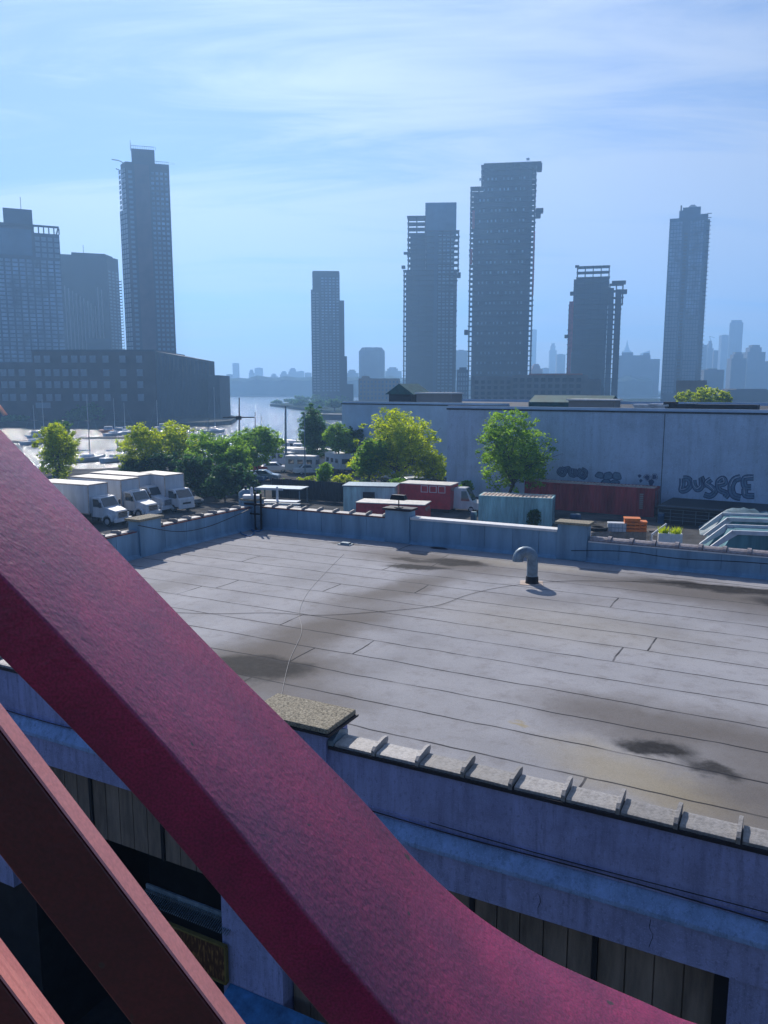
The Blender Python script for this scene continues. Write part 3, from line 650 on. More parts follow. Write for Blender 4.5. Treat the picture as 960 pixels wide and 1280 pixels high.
# T1 gridded glass tower at the left edge
Y = 420; T, X0 = tower('glass_tower', 20, Y, 'wide blue gridded glass tower cut off by the left edge')
x0, x1, xm = ex(-45, 400, Y, X0), ex(78, 360, Y, X0), ex(41, 278, Y, X0)
zm = zt(278, Y, 60)
MB().box(x0, x1, 0, 26, 0, zm-4).build('tower_body', MT['towergrey'], T)
MB().box(x0, x1, 0, .5, zm-1, zm).box(xm, x1, 25.5, 26, zm-1, zm).box(x1-.5, x1, 0, 26, zm-1, zm).box(*[x0, xm, .5, 25, zm-4.2, zm-.2]).build('roof_frame', MT['towerdark'], T)
pc = MB()
for k in range(6): pc.box(xm+(x1-xm)*k/5-.3, xm+(x1-xm)*k/5+.3, 0.02, .6, zm-4, zm-1.02)
pc.build('roof_posts', MT['towerdark'], T)
MB().box(ex(3, 258, Y, X0), xm, 3, 20, zm-.19, zt(258, Y, 20)).build('penthouse', MT['towergrey'], T)
MB().tube([(xm-5, 8, zt(258, Y, 20)), (xm-5, 8, zt(240, Y, 20))], .15, 6).build('antenna', MT['dark'], T)
MB().box(x0+.5, xm-1, -.16, -.01, zt(318, Y, 20), zt(285, Y, 20)).build('glass_screen', MT['curtain'], T)
facade(T, (x0, 0), (x1, 0), 2, zt(322, Y, 40), 14, 36, .74, .68, MT['win'])
facade(T, (xm, 0), (x1, 0), zt(320, Y, 40), zt(292, Y, 40), 4, 4, .74, .68, MT['win'], name='upper_window')
# T2 dark tower
Y = 520; T, X0 = tower('dark_tower', 113, Y, 'dark blue-grey tower between the gridded glass tower and the tall slim one')
a, b_, c_ = ex(79, 400, Y, X0), ex(137, 400, Y, X0), ex(152, 400, Y, X0)
z1 = zt(319, Y, 110)
MB().prism([(a, 0), (b_, 0), (c_, 10), (c_, 32), (a, 32)], 0, z1).build('tower_body', MT['towerdark'], T)
MB().prism([(a+7, 1), (b_-1, 1), (b_+4, 12), (a+7, 20)], z1, z1+1.6).build('roof_block', MT['towerdark'], T)
MB().tube([(0, 5, z1), (0, 5, z1+7)], .15, 6).build('antenna', MT['dark'], T)
for k in range(11):
    x = a+2+k*(b_-a-6)/10
    MB().box(x-.35, x+.35, -.3, -.01, 20, zt(358+(k*37 % 9)*3, Y, 110)).build('pilaster', MT['towerpale'], T)
facade(T, (b_+.3, .2), (c_-.3, 9.8), 20, z1-8, 3, 32, .6, .5, MT['win'])
for k in range(32):
    z = 22+k*(z1-34)/32; MB().box(c_, c_+1.6, 10.5, 14, z, z+.35).box(c_+1.5, c_+1.6, 10.5, 14, z+.36, z+1.3).build('balcony', MT['towergrey'], T)
MB().box(ex(110, 430, Y, X0), ex(137, 430, Y, X0), -12, -.4, 0, zt(424, Y, 120)).build('annex', MT['towergrey'], T)
# T3 tall slim tower
Y = 480; T, X0 = tower('slim_tower', 185, Y, 'tallest brown-grey tower on the left with a raised crown')
a, e, b_ = ex(151, 300, Y, X0), ex(161, 300, Y, X0), ex(216, 330, Y, X0)
z1 = zt(203, Y, 190); zc = zt(186, Y, 180)
MB().prism([(a, 9), (e, 0), (b_, 0), (b_, 30), (a, 30)], 0, zt(262, Y, 155)).build('tower_body', MT['towerbrick'], T)
MB().prism([(a+1.6, 8), (e, .0), (b_, .0), (b_, 30), (a+1.6, 30)], zt(262, Y, 155), z1).build('upper_body', MT['towerbrick'], T)
MB().box(ex(164, 190, Y, X0), ex(193, 190, Y, X0), .01, 18, z1, zc).build('crown', MT['towerbrick'], T)
rl = MB()
for k in range(12): x = ex(164, 190, Y, X0)+k*1.2; rl.box(x, x+.15, .1, .25, zc, zc+1.6)
rl.box(ex(164, 190, Y, X0), ex(193, 190, Y, X0), .1, .25, zc+1.5, zc+1.7); rl.build('crown_railing', MT['dark'], T); rl = MB()
for k in range(10): x = ex(195, 200, Y, X0)+k*1.1; rl.box(x, x+.12, .1, .25, z1, z1+1.3)
rl.box(ex(194, 200, Y, X0), b_, .1, .25, z1+1.2, z1+1.4); rl.build('roof_railing', MT['dark'], T)
MB().tube([(-4, 6, zc), (-4, 6, zc+6)], .15, 6).build('antenna', MT['dark'], T)
MB().tube([(a+5, 7, z1), (a+1, 7, z1+2), (a-3, 7, z1+2.3)], .25, 6).tube([(a+3, 7, z1-4), (a-1, 7, z1-2.5)], .25, 6).build('hoist_arm', MT['dark'], T)
MB().box(ex(172, 300, Y, X0), ex(190, 300, Y, X0), -.5, -.01, 10, z1-1).build('brick_pier', mat('reddish_brick', (.15, .095, .09), .85, scale=.1), T)
facade(T, (a+.3, 8.6), (e-.2, .2), 25, z1-3, 3, 40, .75, .75, MT['winpale'])
facade(T, (ex(191, 300, Y, X0), 0), (b_-.6, 0), 25, z1-4, 4, 40, .62, .5, MT['win'], name='bay_window')
facade(T, (e+.4, 0), (ex(171, 300, Y, X0), 0), 25, z1-4, 1, 40, .55, .5, MT['win'], name='narrow_window')
# brick warehouse on the river with corrugated gable end
Y = 300; T, X0 = tower('brick_warehouse', 118, Y, 'long dark brick warehouse with pale windows on the far bank at left', 'warehouse', rz=None)
z1 = zt(437.5, Y, 120); zl = zt(453, Y, 20)
xl, xa, xb = ex(-60, 470, Y, X0), ex(42, 470, Y, X0), ex(195, 470, Y, X0)
MB().box(xa, xb, 0, 45, 0, z1).build('wall', MT['brickfar'], T)
MB().box(xl, xa-.003, .4, 45, 0, zl).build('side_wing', MT['brickfar'], T)
MB().box(xa-.2, xb, -.25, -.01, z1-.5, z1+.15).build('cornice', MT['towerdark'], T)
q1 = at(268, 452, 345); q2 = at(287, 470, 352)
P = [(xb+.01, .0), (q1.x-X0, 45), (q1.x-X0-25, 60), (xb+.01, 45.1)]
MB().prism(P, 0, z1, zt=[z1-.4, q1.z, q1.z, z1-.4]).build('gable_wing', MT['corr'], T)
rb = MB(); L0 = Vector((xb+.01, 0, 0)); L1 = Vector((q1.x-X0, 45, 0))
for k in range(44):
    p = L0.lerp(L1, (k+.5)/44); zt_ = (z1-.6)*(1-(k+.5)/44)+q1.z*(k+.5)/44
    rb.box(-.16, .16, -.14, .02, 1, zt_-1 if k % 3 else zt_-6, Matrix.Translation(p) @ Matrix.Rotation(math.atan2(45, L1.x-L0.x), 4, 'Z'))
rb.build('corrugation', MT['towergrey'], T)
MB().box(q1.x-X0+.02, q2.x-X0, 30, 52, 0, q2.z).build('end_shed', MT['towerdark'], T)
rowz = [zt(py, Y, 120) for py in (449, 466, 481, 497)]
colx = [48, 60, 71, 82, 94, 105, 117, 133, 154, 175]
me = win_mesh(2.2, 2.5, MT['winpale']); items = []
for ri, z in enumerate(rowz):
    for ci, px in enumerate(colx):
        if (ci*7+ri*5) % 11 == 3: continue
        items.append(Matrix.Translation((ex(px, 470, Y, X0), 0, z-1.2)))
for z in rowz[1:]:
    for px in (4, 14, 27): items.append(Matrix.Translation((ex(px, 470, Y, X0), .4, z-1.2)))
winset(T, items, me, MT['winpale'])
me2 = win_mesh(2.0, 2.0, MT['win'])
for px in (48, 54, 60): inst('lower_window', me2, T, (ex(px, 505, Y, X0), 0, zt(510, Y, 50)))
# T4
def slabtower(name, label, Y, body, mtl, wins, extra=None, cat='tower'):
    """body: list of (px0, px1, pytop, depth, y offset)"""
    T, X0 = tower(name, (body[0][0]+body[0][1])/2, Y, label, cat)
    for i, (p0, p1, pt, dep, yo) in enumerate(body):
        MB().box(ex(p0, 470, Y, X0), ex(p1, 470, Y, X0), yo, yo+dep, 0, zt(pt, Y, (p0+p1)/2)).build('tower_body' if i == 0 else 'setback', mtl, T)
    for (p0, p1, pb, pt, cols, rows, a, b, m, yo, nm) in wins:
        facade(T, (ex(p0, 470, Y, X0), yo), (ex(p1, 470, Y, X0), yo), zt(pb, Y, p0), zt(pt, Y, p0), cols, rows, a, b, m, name=nm)
    return T, X0
T, X0 = slabtower('stepped_tower', 'narrow dark stepped tower standing alone right of the river', 620, [(392, 425.5, 340, 22, 0), (390, 400, 362, 20, .5), (425.6, 431, 375, 20, 2), (425.7, 434, 445, 24, 3), (434.1, 442, 480, 20, 5)], MT['towerdark'],
    [(391, 400, 490, 365, 2, 36, .75, .6, MT['winpale'], 0, 'window'), (402, 425, 490, 346, 5, 40, .6, .5, MT['win'], 0, 'bay_window')])
MB().box(ex(392.5, 470, 620, X0), ex(425, 470, 620, X0), .2, .6, zt(340, 620, 400), zt(338.6, 620, 400)).build('roof_rim', MT['dark'], T)
# towers under construction: slabs, columns, part clad
def construction(name, label, Y, segs, dep, infill, nets, extras=(), rz=0):
    """segs: (px0, px1, pytop, pybot) stacks of floors; every floor slab and column is a part"""
    T, X0 = tower(name, (segs[0][0]+segs[0][1])/2, Y, label, 'tower under construction')
    random.seed(len(label))
    for (p0, p1, pt, pb) in segs:
        xa, xb = ex(p0, 470, Y, X0), ex(p1, 470, Y, X0); z0 = max(0, zt(pb, Y, p0)); z1 = zt(pt, Y, p0); n = max(2, int((z1-z0)/3.3)); h = (z1-z0)/n
        nc = max(2, int(round((xb-xa)/5.2)))
        for i in range(n+1):
            e = random.choice([0, 0, 0, .15, .25, -.1])
            MB().box(xa-e, xb+random.choice([0, 0, .2]), 0, dep, z0+i*h-.32, z0+i*h).build('floor_slab', MT['concdark'], T)
        for j in range(nc+1):
            x = xa+.5+(xb-xa-1)*j/nc
            for yy in (.6, dep*.5, dep-.9):
                MB().box(x-.3, x+.3, yy-.3, yy+.3, z0, z1-.33).build('column', MT['concdark'], T)
    for (p0, p1, pt, pb, y0, y1, m) in infill:
        MB().box(ex(p0, 470, Y, X0), ex(p1, 470, Y, X0), y0, y1, max(0, zt(pb, Y, p0)), zt(pt, Y, p0)).build('cladding' if m != 'conc' else 'core', MT[m], T)
    for (p0, p1, pt, pb) in nets:
        z = zt(pb, Y, p0); zz = zt(pt, Y, p0)
        MB().box(ex(p0, 470, Y, X0), ex(p1, 470, Y, X0), -.25, -.15, z, zz).build('safety_net', MT['net'], T)
    for (p0, p1, pt, pb, m) in extras:
        MB().box(ex(p0, 470, Y, X0), ex(p1, 470, Y, X0), -1.5, 4, zt(pb, Y, p0), zt(pt, Y, p0)).build('hoist_platform', MT[m], T)
    return T, X0
T, X0 = construction('unfinished_tower', 'unfinished tower with a pale glass crown, second tower right of the river', 560,
    [(503.5, 570, 337, 500), (508.5, 531, 271, 337), (531, 572, 288, 337)], 12,
    [(506.8, 568, 337, 500, 2, 11, 'towerdark'), (531.2, 566, 290, 337, 2, 11, 'towergrey'), (512, 531, 291, 337, 2, 11, 'towerdark')], [],
    [(501.5, 506, 332, 335, 'dark'), (570, 574, 341, 347, 'dark'), (508, 531, 270, 272, 'dark'), (504, 512, 315, 317, 'dark')])
Y = 560
MB().box(ex(530, 470, Y, X0), ex(568, 470, Y, X0), 3, 20, zt(295, Y, 550), zt(252, Y, 550)).build('glass_crown', MT['curtain'], T)
MB().box(ex(541, 470, Y, X0), ex(545.5, 470, Y, X0), -1.2, 1.9, 5, zt(290, Y, 550)).build('hoist_shaft', MT['towergrey'], T)
facade(T, (ex(546, 470, Y, X0), 1.98), (ex(566, 470, Y, X0), 1.98), 8, zt(292, Y, 550), 4, 45, .7, .55, MT['win'])
T, X0 = construction('unfinished_tower', 'biggest unfinished tower, tallest on the right, with open floors down both edges', 550,
    [(584, 664, 232, 500), (597, 664, 205, 232)], 12,
    [(588.5, 659.5, 240, 500, 2, 11, 'towerdark'), (600, 659, 209, 240, 2.01, 11, 'towerdark')],
    [(587, 590, 262, 285), (662, 664, 290, 370), (585.5, 588, 310, 330)],
    [(600, 669, 204, 206, 'dark'), (664, 670, 206, 215, 'dark'), (664, 673, 262, 267, 'dark'), (664, 670, 267, 273, 'concdark'), (579.5, 584, 412, 418, 'dark')])
Y = 550
fl = MB().tube([(ex(660, 205, Y, X0), 3, zt(205, Y, 660)), (ex(660, 205, Y, X0), 3, zt(196, Y, 660))], .12, 6).box(ex(658, 205, Y, X0), ex(662, 205, Y, X0), 2.9, 3.05, zt(200, Y, 660), zt(197, Y, 660)); fl.build('flag', MT['white'], T)
me = win_mesh(1.2, 1.6, MT['win'])
wi = [Matrix.Translation((ex(596, 470, Y, X0)+i*2.6, 1.98, 8+j*6.6)) for j in range(22) for i in range(12) if (i*5+j*3) % 4]
winset(T, wi, me, MT['win'])
T, X0 = construction('unfinished_tower', 'shorter unfinished tower with reddish netting, left of the blue slim glass tower', 560,
    [(707.5, 773, 380, 503), (716, 757, 332, 380), (757, 775, 355, 380)], 12,
    [(713, 756, 348, 503, 2, 11, 'towerdark'), (756.5, 763, 360, 503, 2, 11, 'towergrey'), (765.3, 772.5, 362, 503, 2, 11, 'towerdark')],
    [(708.5, 713, 376, 470), (710, 714, 376, 440)],
    [(714, 719, 331, 333, 'dark'), (760, 777, 352, 356, 'dark'), (772, 779, 363, 368, 'dark'), (709, 716, 364, 368, 'concdark'), (704, 709, 418, 422, 'dark')])
T, X0 = slabtower('glass_skyscraper', 'slender blue glass skyscraper at the right with a pointed crown', 600, [(827, 872, 272, 26, 0), (838, 846, 262, 15, 2), (842, 864, 258, 20, 3), (864.1, 873.5, 268, 20, 1.5), (872.2, 876, 275, 24, 2)], MT['curtain'],
    [(828.5, 843, 492, 276, 4, 46, .84, .8, MT['win'], 0, 'window'), (852, 869, 492, 276, 5, 46, .84, .8, MT['win'], 0, 'bay_window'), (845, 850, 480, 290, 1, 46, .9, .55, MT['towerdark'], -.1, 'balcony_recess')])
Y = 600
MB().tube([(ex(840, 470, Y, X0), 6, zt(262, Y, 840)), (ex(840, 470, Y, X0), 6, zt(254, Y, 840))], .5, 8).build('mast', MT['dark'], T)
MB().prism([(ex(848, 470, Y, X0), 4), (ex(860, 470, Y, X0), 4), (ex(860, 470, Y, X0), 18), (ex(848, 470, Y, X0), 18)], zt(258, Y, 850), zt(253, Y, 850), topscale=.35).build('crown', MT['curtain'], T)
for k in range(44):
    z = 12+k*2.85; MB().box(ex(872, 470, Y, X0)+.01, ex(877.5, 470, Y, X0), .3, 1.9, z, z+.25).build('balcony', MT['towerdark'], T)
# low-rise blocks in front of the towers
T, X0 = slabtower('loft_building', 'low loft building with rows of windows at the foot of the biggest unfinished tower', 330, [(590, 728, 470, 30, 0), (728.1, 752, 474, 28, 1), (640, 735, 468.6, 6, -.3)], MT['conc'],
    [(640, 728, 502, 471, 10, 4, .62, .6, MT['towerdark'], -.32, 'window'), (592, 640, 502, 474, 6, 4, .6, .6, MT['towerdark'], 0, 'side_window')], cat='building')
MB().box(ex(661, 470, 330, X0), ex(728, 470, 330, X0), -.6, -.31, zt(469, 330, 700), zt(467, 330, 700)).build('coloured_cornice', MT['terracotta'], T)
T, X0 = slabtower('masonry_block', 'pale masonry block with small windows left of the tower with the glass crown', 430, [(448, 500, 473, 30, 0), (452, 462, 470, 8, 2)], MT['tan'],
    [(449, 499, 500, 475, 11, 5, .5, .6, MT['win'], 0, 'window')], cat='building')
slabtower('site_office', 'low dark block between the two tallest unfinished towers', 470, [(571, 586, 462, 25, 0), (574, 583, 459, 8, 3)], MT['towergrey'], [(572, 585, 500, 465, 4, 6, .6, .6, MT['win'], 0, 'window')], cat='building')
slabtower('brick_block', 'brown brick box with a pale corner behind the long whitewashed wall', 260, [(846, 884, 475.5, 12, 0), (846, 849.5, 475.3, 3, -.3)], MT['tan'], [], cat='building')
T, X0 = slabtower('terminal_block', 'wide hazy block under the spire, between netted tower and blue glass skyscraper', 1250, [(769, 824, 449, 80, 0), (769, 812, 444, 60, 5), (776, 790, 440, 40, 8), (803, 811, 441, 20, 10)], MT['far'], [], cat='building')
# Manhattan: each building its own thing (far, hazy: no parts show)
far = [  # px0, px1, pytop, distance, kind, label
 (291, 298.5, 454, 1900, 'box', 'slim pale high-rise sticking up left of the river skyline'),
 (283, 290, 468, 1500, 'box', 'low block just right of the brick warehouse on the skyline'),
 (311, 318, 462, 1800, 'step', 'small stepped block in the river skyline right of the slim high-rise'),
 (318.5, 328, 460, 2000, 'box', 'flat-topped twin of the small stepped block on the skyline'),
 (338, 347, 467, 1700, 'step', 'low block near the middle of the river skyline'),
 (350, 360, 464, 1700, 'step', 'left block of the widest cluster on the river skyline'),
 (360.5, 372, 460, 1750, 'step', 'highest block of the widest cluster on the river skyline'),
 (372.5, 380, 464, 1800, 'box', 'right block of the widest cluster on the river skyline'),
 (381, 389, 466, 1700, 'box', 'low block on the skyline touching the stepped tower'),
 (433, 448, 462, 1500, 'step', 'hazy low block between the stepped tower and chamfered high-rise'),
 (448.5, 481, 434, 1000, 'oct', 'hazy chamfered high-rise right of the stepped tower'),
 (481.5, 502, 459, 1500, 'step', 'hazy low block right of the chamfered high-rise'),
 (569, 584, 438, 1300, 'box', 'hazy flat high-rise seen between the two biggest unfinished towers'),
 (662, 669.5, 412, 2300, 'box', 'thin pale high-rise right beside the biggest unfinished tower'),
 (664, 678, 455, 1100, 'step', 'pinkish low block at the foot of the thin pale high-rise'),
 (686.5, 695, 429, 2300, 'step', 'thin hazy skyscraper left of the netted tower'),
 (678.5, 686, 460, 1700, 'box', 'low hazy block left of the thin hazy skyscraper'),
 (695.5, 706, 443, 1800, 'box', 'hazy block touching the left side of the netted tower'),
 (776, 790, 426, 2600, 'spire', 'art deco skyscraper with a needle spire above the wide hazy block'),
 (801, 811, 438, 2500, 'slant', 'slanted-roof high-rise just right of the needle spire'),
 (868, 882, 431, 1500, 'box', 'hazy block right behind the blue glass skyscraper'),
 (882.5, 890, 426, 1600, 'step', 'hazy stepped block with a roof crane near the right edge'),
 (890.5, 896, 438, 1500, 'box', 'narrow hazy block left of the twin-height towers'),
 (899, 910, 419, 1900, 'box', 'flat-topped half of the tall pair of hazy towers at right'),
 (910.5, 927, 401, 1800, 'round', 'taller rounded one of the pair of hazy towers at right'),
 (913, 932, 440, 1100, 'step', 'dark hazy stepped block in front of the tall pair at right'),
 (932.5, 955, 431, 1250, 'step', 'broad hazy tower with a stepped top near the right edge'),
 (954, 975, 449, 1300, 'slant', 'hazy block cut off by the right edge of the view'),
 (880, 905, 462, 900, 'box', 'low wide hazy building under the right skyline'),
 (900, 990, 486, 500, 'step', 'long low building behind the rooftop at the right edge'),
]
MT['terrafar'] = MT['terracotta']
for i, (p0, p1, pt, Y, kind, label) in enumerate(far):
    X0 = at((p0+p1)/2, 470, Y).x; w2 = (at(p1, 470, Y).x-at(p0, 470, Y).x)/2; z = at((p0+p1)/2, pt, Y).z; m = MB(); D = w2*1.4
    if kind == 'box': m.box(-w2, w2, 0, D, 0, z).box(-w2*.5, w2*.4, D*.2, D*.7, z, z+w2*.12)
    elif kind == 'step':
        m.box(-w2, w2, 0, D, 0, z*.86).box(-w2*.75, w2*.55, .5, D*.8, z*.86, z*.95).box(-w2*.5, w2*.35, 1, D*.7, z*.95, z)
    elif kind == 'oct': m.prism([(-w2, D*.3), (-w2*.6, 0), (w2*.6, 0), (w2, D*.3), (w2, D), (-w2, D)], 0, z-4).prism([(-w2*.95, D*.3), (-w2*.55, .3), (w2*.55, .3), (w2*.95, D*.3), (w2*.9, D), (-w2*.9, D)], z-4, z, topscale=.8)
    elif kind == 'spire':
        m.box(-w2, w2, 0, D, 0, z*.8-20).box(-w2*.7, w2*.7, 1, D*.8, z*.8-20, z*.8)
        m.prism([(-w2*.5, 2), (w2*.5, 2), (w2*.5, D*.6), (-w2*.5, D*.6)], z*.8, z*.9, topscale=.4).prism([(-w2*.22, D*.2), (w2*.22, D*.2), (w2*.22, D*.45), (-w2*.22, D*.45)], z*.88, z+4, topscale=.02)
    elif kind == 'slant': m.prism([(-w2, 0), (w2, 0), (w2, D), (-w2, D)], 0, z, zt=[z*.93, z, z, z*.93])
    elif kind == 'round': m.prism([(w2*math.cos(a), D*.5+D*.5*math.sin(a)) for a in [k*math.pi/8 for k in range(16)]], 0, z-3).prism([(w2*.8*math.cos(a), D*.5+D*.4*math.sin(a)) for a in [k*math.pi/8 for k in range(16)]], z-3, z+2)
    mm = MT['terracotta'] if 'pinkish' in label else MT['far']
    o = tag(m.build('skyscraper' if z > 70 else 'city_block', mm, None, loc=(X0, Y, 0)), label, 'building', 'distant skyline buildings')
    if 'crane' in label:
        MB().tube([(0, 2, z), (-3, 2, z+9)], .5, 5).tube([(-3, 2, z+9), (7, 2, z-3+9)], .4, 5).build('roof_crane', MT['dark'], o)
# low houses along the ridge top across the water
random.seed(4)
# ================================================================ whitewashed building beyond the yard
def wallbuilding(A, Bp, h, dep, name, label, m):
    A = Vector((A.x, A.y, 0)); Bp = Vector((Bp.x, Bp.y, 0)); L_ = (Bp-A).length; a = math.atan2(Bp.y-A.y, Bp.x-A.x)
    T = empty(name, A, a, label, 'building')
    MB().box(0, L_, 0, dep, 0, h-.45).build('wall', m, T)
    MB().box(-.08, L_+.1, -.08, .3, h-.449, h-.28).build('metal_flashing', MT['dark'], T)
    MB().box(0, L_, .05, .35, h-.279, h).box(0, L_, dep-.3, dep, h-.449, h).build('parapet', MT['paleblue'], T)
    MB().box(.01, L_, .36, dep-.31, h-.449, h-.4).build('roof', MT['dark'], T)
    return T, L_, a
A = un(558, 618); Bq = un(960, 650); Bq = A+(Bq-A)*1.7
hA = at(558, 507, A.y).z
WB, WL, WA = wallbuilding(A, Bq, hA, 38, 'whitewashed_building', 'long windowless building with a bluish whitewashed graffitied wall behind the yard', MT['wallpaint'])
Mw = Matrix.Translation(A) @ Matrix.Rotation(WA, 4, 'Z'); Mwi = Mw.inverted()
def onwall(px, py):
    r = Mwi.to_3x3() @ ray(px, py); o_ = Mwi @ Vector((0, 0, H)); t = -o_.y/r.y; return o_+r*t
def wallpoly(pxs, y0, y1, m, name):
    P = [onwall(*p) for p in pxs]; n = len(P)
    return MB().add([(p.x, -y0, p.z) for p in P]+[(p.x, -y1, p.z) for p in P], [tuple(range(n)), tuple(range(2*n-1, n-1, -1))]+[(i, (i+1) % n, n+(i+1) % n, n+i) for i in range(n)]).build(name, m, WB)
j = onwall(829, 560).x
MB().box(j-.03, j+.03, -.02, -.003, .2, hA-.5).build('expansion_joint', MT['dark'], WB)
# bubble-letter graffiti: filled blobs and spray outlines on the wall
def blob(cx, cy, rx, ry, seed, n=14, wob=.18):
    rn = random.Random(seed); ph = rn.uniform(0, 6)
    return [(cx+rx*(1+wob*math.sin(3*a+ph))*math.cos(a), cy+ry*(1+wob*math.cos(2*a+ph))*math.sin(a)) for a in [2*math.pi*k/n for k in range(n)]]
def stroke(P, wpx, m, y=.014, name='graffiti_line'):
    Q = [onwall(*p) for p in P]; S_ = smooth_path([(q.x, 0, q.z) for q in Q], 5); mb = MB(); wd = wpx*.09
    vs = []
    for i, p in enumerate(S_):
        d = (S_[min(i+1, len(S_)-1)]-S_[max(i-1, 0)]).normalized(); nn = Vector((-d.z, 0, d.x))*wd/2
        vs += [(p.x+nn.x, -y, p.z+nn.z), (p.x-nn.x, -y, p.z-nn.z)]
    k = len(S_); mb.add(vs, [(2*i, 2*i+2, 2*i+3, 2*i+1) for i in range(k-1)])
    return mb.build(name, m, WB)
def closed(P): return P+[P[0]]
for k, (cx, cy, rx, ry) in enumerate([(702, 588, 5, 4.5), (709, 587, 6, 5), (717, 590, 6, 5.5), (725, 591, 6, 5.5), (731, 594, 3.5, 6)]):
    wallpoly(blob(cx, cy, rx, ry, k), .004+.0012*k, .003, MT['graf2'], 'graffiti'); stroke(closed(blob(cx, cy, rx*.85, ry*.8, k)), .9, MT['graf'])
for k, (cx, cy, rx, ry) in enumerate([(750, 594, 6, 5), (760, 595, 7, 6), (771, 595, 6.5, 6), (758, 603, 7, 5), (769, 604, 7, 4.5)]):
    wallpoly(blob(cx, cy, rx, ry, k+20), .004+.0012*k, .003, MT['graf2'], 'graffiti'); stroke(closed(blob(cx, cy, rx*.8, ry*.8, k+20)), .7, MT['graf'])
for k, (cx, cy, rx, ry) in enumerate([(799.5, 595, 2.3, 1.8), (801, 601, 2, 2), (809, 597, 4.5, 4), (818, 596, 4, 5), (814, 603, 3.5, 3.5), (814.5, 609, 1.8, 4.5)]):
    wallpoly(blob(cx, cy, rx, ry, k+40), .004+.0012*k, .003, MT['graf'], 'graffiti')
stroke(closed(blob(809, 597, 3.6, 3.2, 42)), .5, MT['grafw']); stroke(closed(blob(818, 596, 3, 4, 43)), .5, MT['grafw'])
def bubble(P, k, wd=5.0, hl=True):
    stroke(P, wd+2.2, MT['graf'], .010+.0012*k, 'graffiti'); stroke(P, wd, MT['graf2'], .011+.0012*k, 'graffiti')
    if hl: stroke([(x-1.1, y-1.3) for x, y in P][:max(2, len(P)*2//3)], .7, MT['grafw'], .0116+.0012*k)
    stroke(P, .8, MT['graf'], .0114+.0012*k)
for k, (P, wd) in enumerate([([(853, 598), (853, 606), (852, 613), (858, 612), (863, 606), (861, 599), (854, 598)], 4.5), ([(867, 600), (868, 607), (872, 612), (877, 608), (877, 597), (880, 610)], 4), ([(889, 599), (883, 604), (889, 609), (894, 614), (888, 620), (880, 618)], 4.2),
                     ([(898, 606), (906, 604), (904, 598), (898, 602), (899, 612), (909, 617), (906, 622)], 4), ([(926, 597), (918, 600), (914, 609), (917, 619), (926, 622)], 5.5), ([(942, 597), (931, 598), (931, 608), (939, 609)], 4.5), ([(931, 611), (932, 619), (943, 620)], 4.5)]):
    bubble(P, k, wd)
for k, P in enumerate([[(702, 585), (698, 590), (704, 594), (707, 588), (702, 585)], [(712, 585), (713, 593), (719, 594), (719, 586)], [(726, 586), (723, 592), (729, 597), (733, 590), (727, 586)]]): bubble(P, k+10, 2.6, False)
# fresher paint at the base and darker lean-to along it
for (a_, b_) in (((833, 633), (1040, 655)),):
    q0 = onwall(833, 633); q1_ = onwall(1100, 660)
    T = empty('lean_to_shed', Mw @ Vector((q0.x+.6, -.02, 0)), WA, 'dark lean-to shed with gridded doors against the whitewashed wall', 'shed')
    Ls = q1_.x-q0.x; z_ = 1.5
    MB().box(0, Ls, -7.1, -.05, z_-.12, z_, Matrix.Identity(4)).build('roof', MT['black'], T)
    MB().box(0.1, Ls, -6.8, -6.7, 0, z_-.122).build('front', MT['dark'], T)
    gd = MB()
    for k in range(10): gd.box(.2+k*1.1, .24+k*1.1, -6.85, -6.8, 0, z_-.2)
    for k in range(5): gd.box(.2, 10.2, -6.87, -6.855, .3+k*.32, .34+k*.32)
    gd.build('grid_bars', MT['galv'], T)
# rooftop things
rt = lambda px, py, dz=0: Mw @ Vector((onwall(px, 520).x, 3, hA-.4+dz))
rlab = ['white roof fan, leftmost on the whitewashed building', 'square white roof vent in the middle of the row on the long roof', 'dark domed roof vent right of the square white vents', 'small dark roof vent beside the tree tops', 'pale roof vent next to the dark long skylight']
for k, (px, wd, hh, m, lb) in enumerate([(797, 2.1, .75, 'white', rlab[0]), (815, 1.8, .8, 'white', rlab[1]), (829, .9, 1.0, 'dark', rlab[2]), (846, .8, .8, 'dark', rlab[3]), (855, .8, .9, 'galv', rlab[4])]):
    o = MB().box(-wd/2, wd/2, -.6, .6, 0, hh*.7).box(-wd/2-.12, wd/2+.12, -.72, .72, hh*.7, hh).build('roof_vent', MT[m], None, loc=rt(px, 0), rz=WA); tag(o, lb, 'roof vent')
o = MB().box(-4, 4, -.8, .8, 0, .8).build('skylight', MT['dark'], None, loc=rt(885, 0), rz=WA); tag(o, 'long low dark skylight box on the roof under the right skyline', 'skylight')
gp = Mw @ Vector((onwall(700, 510).x-3, 13, hA-.4))
o = MB().profile([(-2, 0), (-2, .7), (0, 1.5), (2, .7), (2, 0)], -5, 5).build('roof_tent', MT['green'], None, loc=gp, rz=WA); tag(o, 'long dark green ridge cover on the roof at the foot of the towers', 'roof cover')
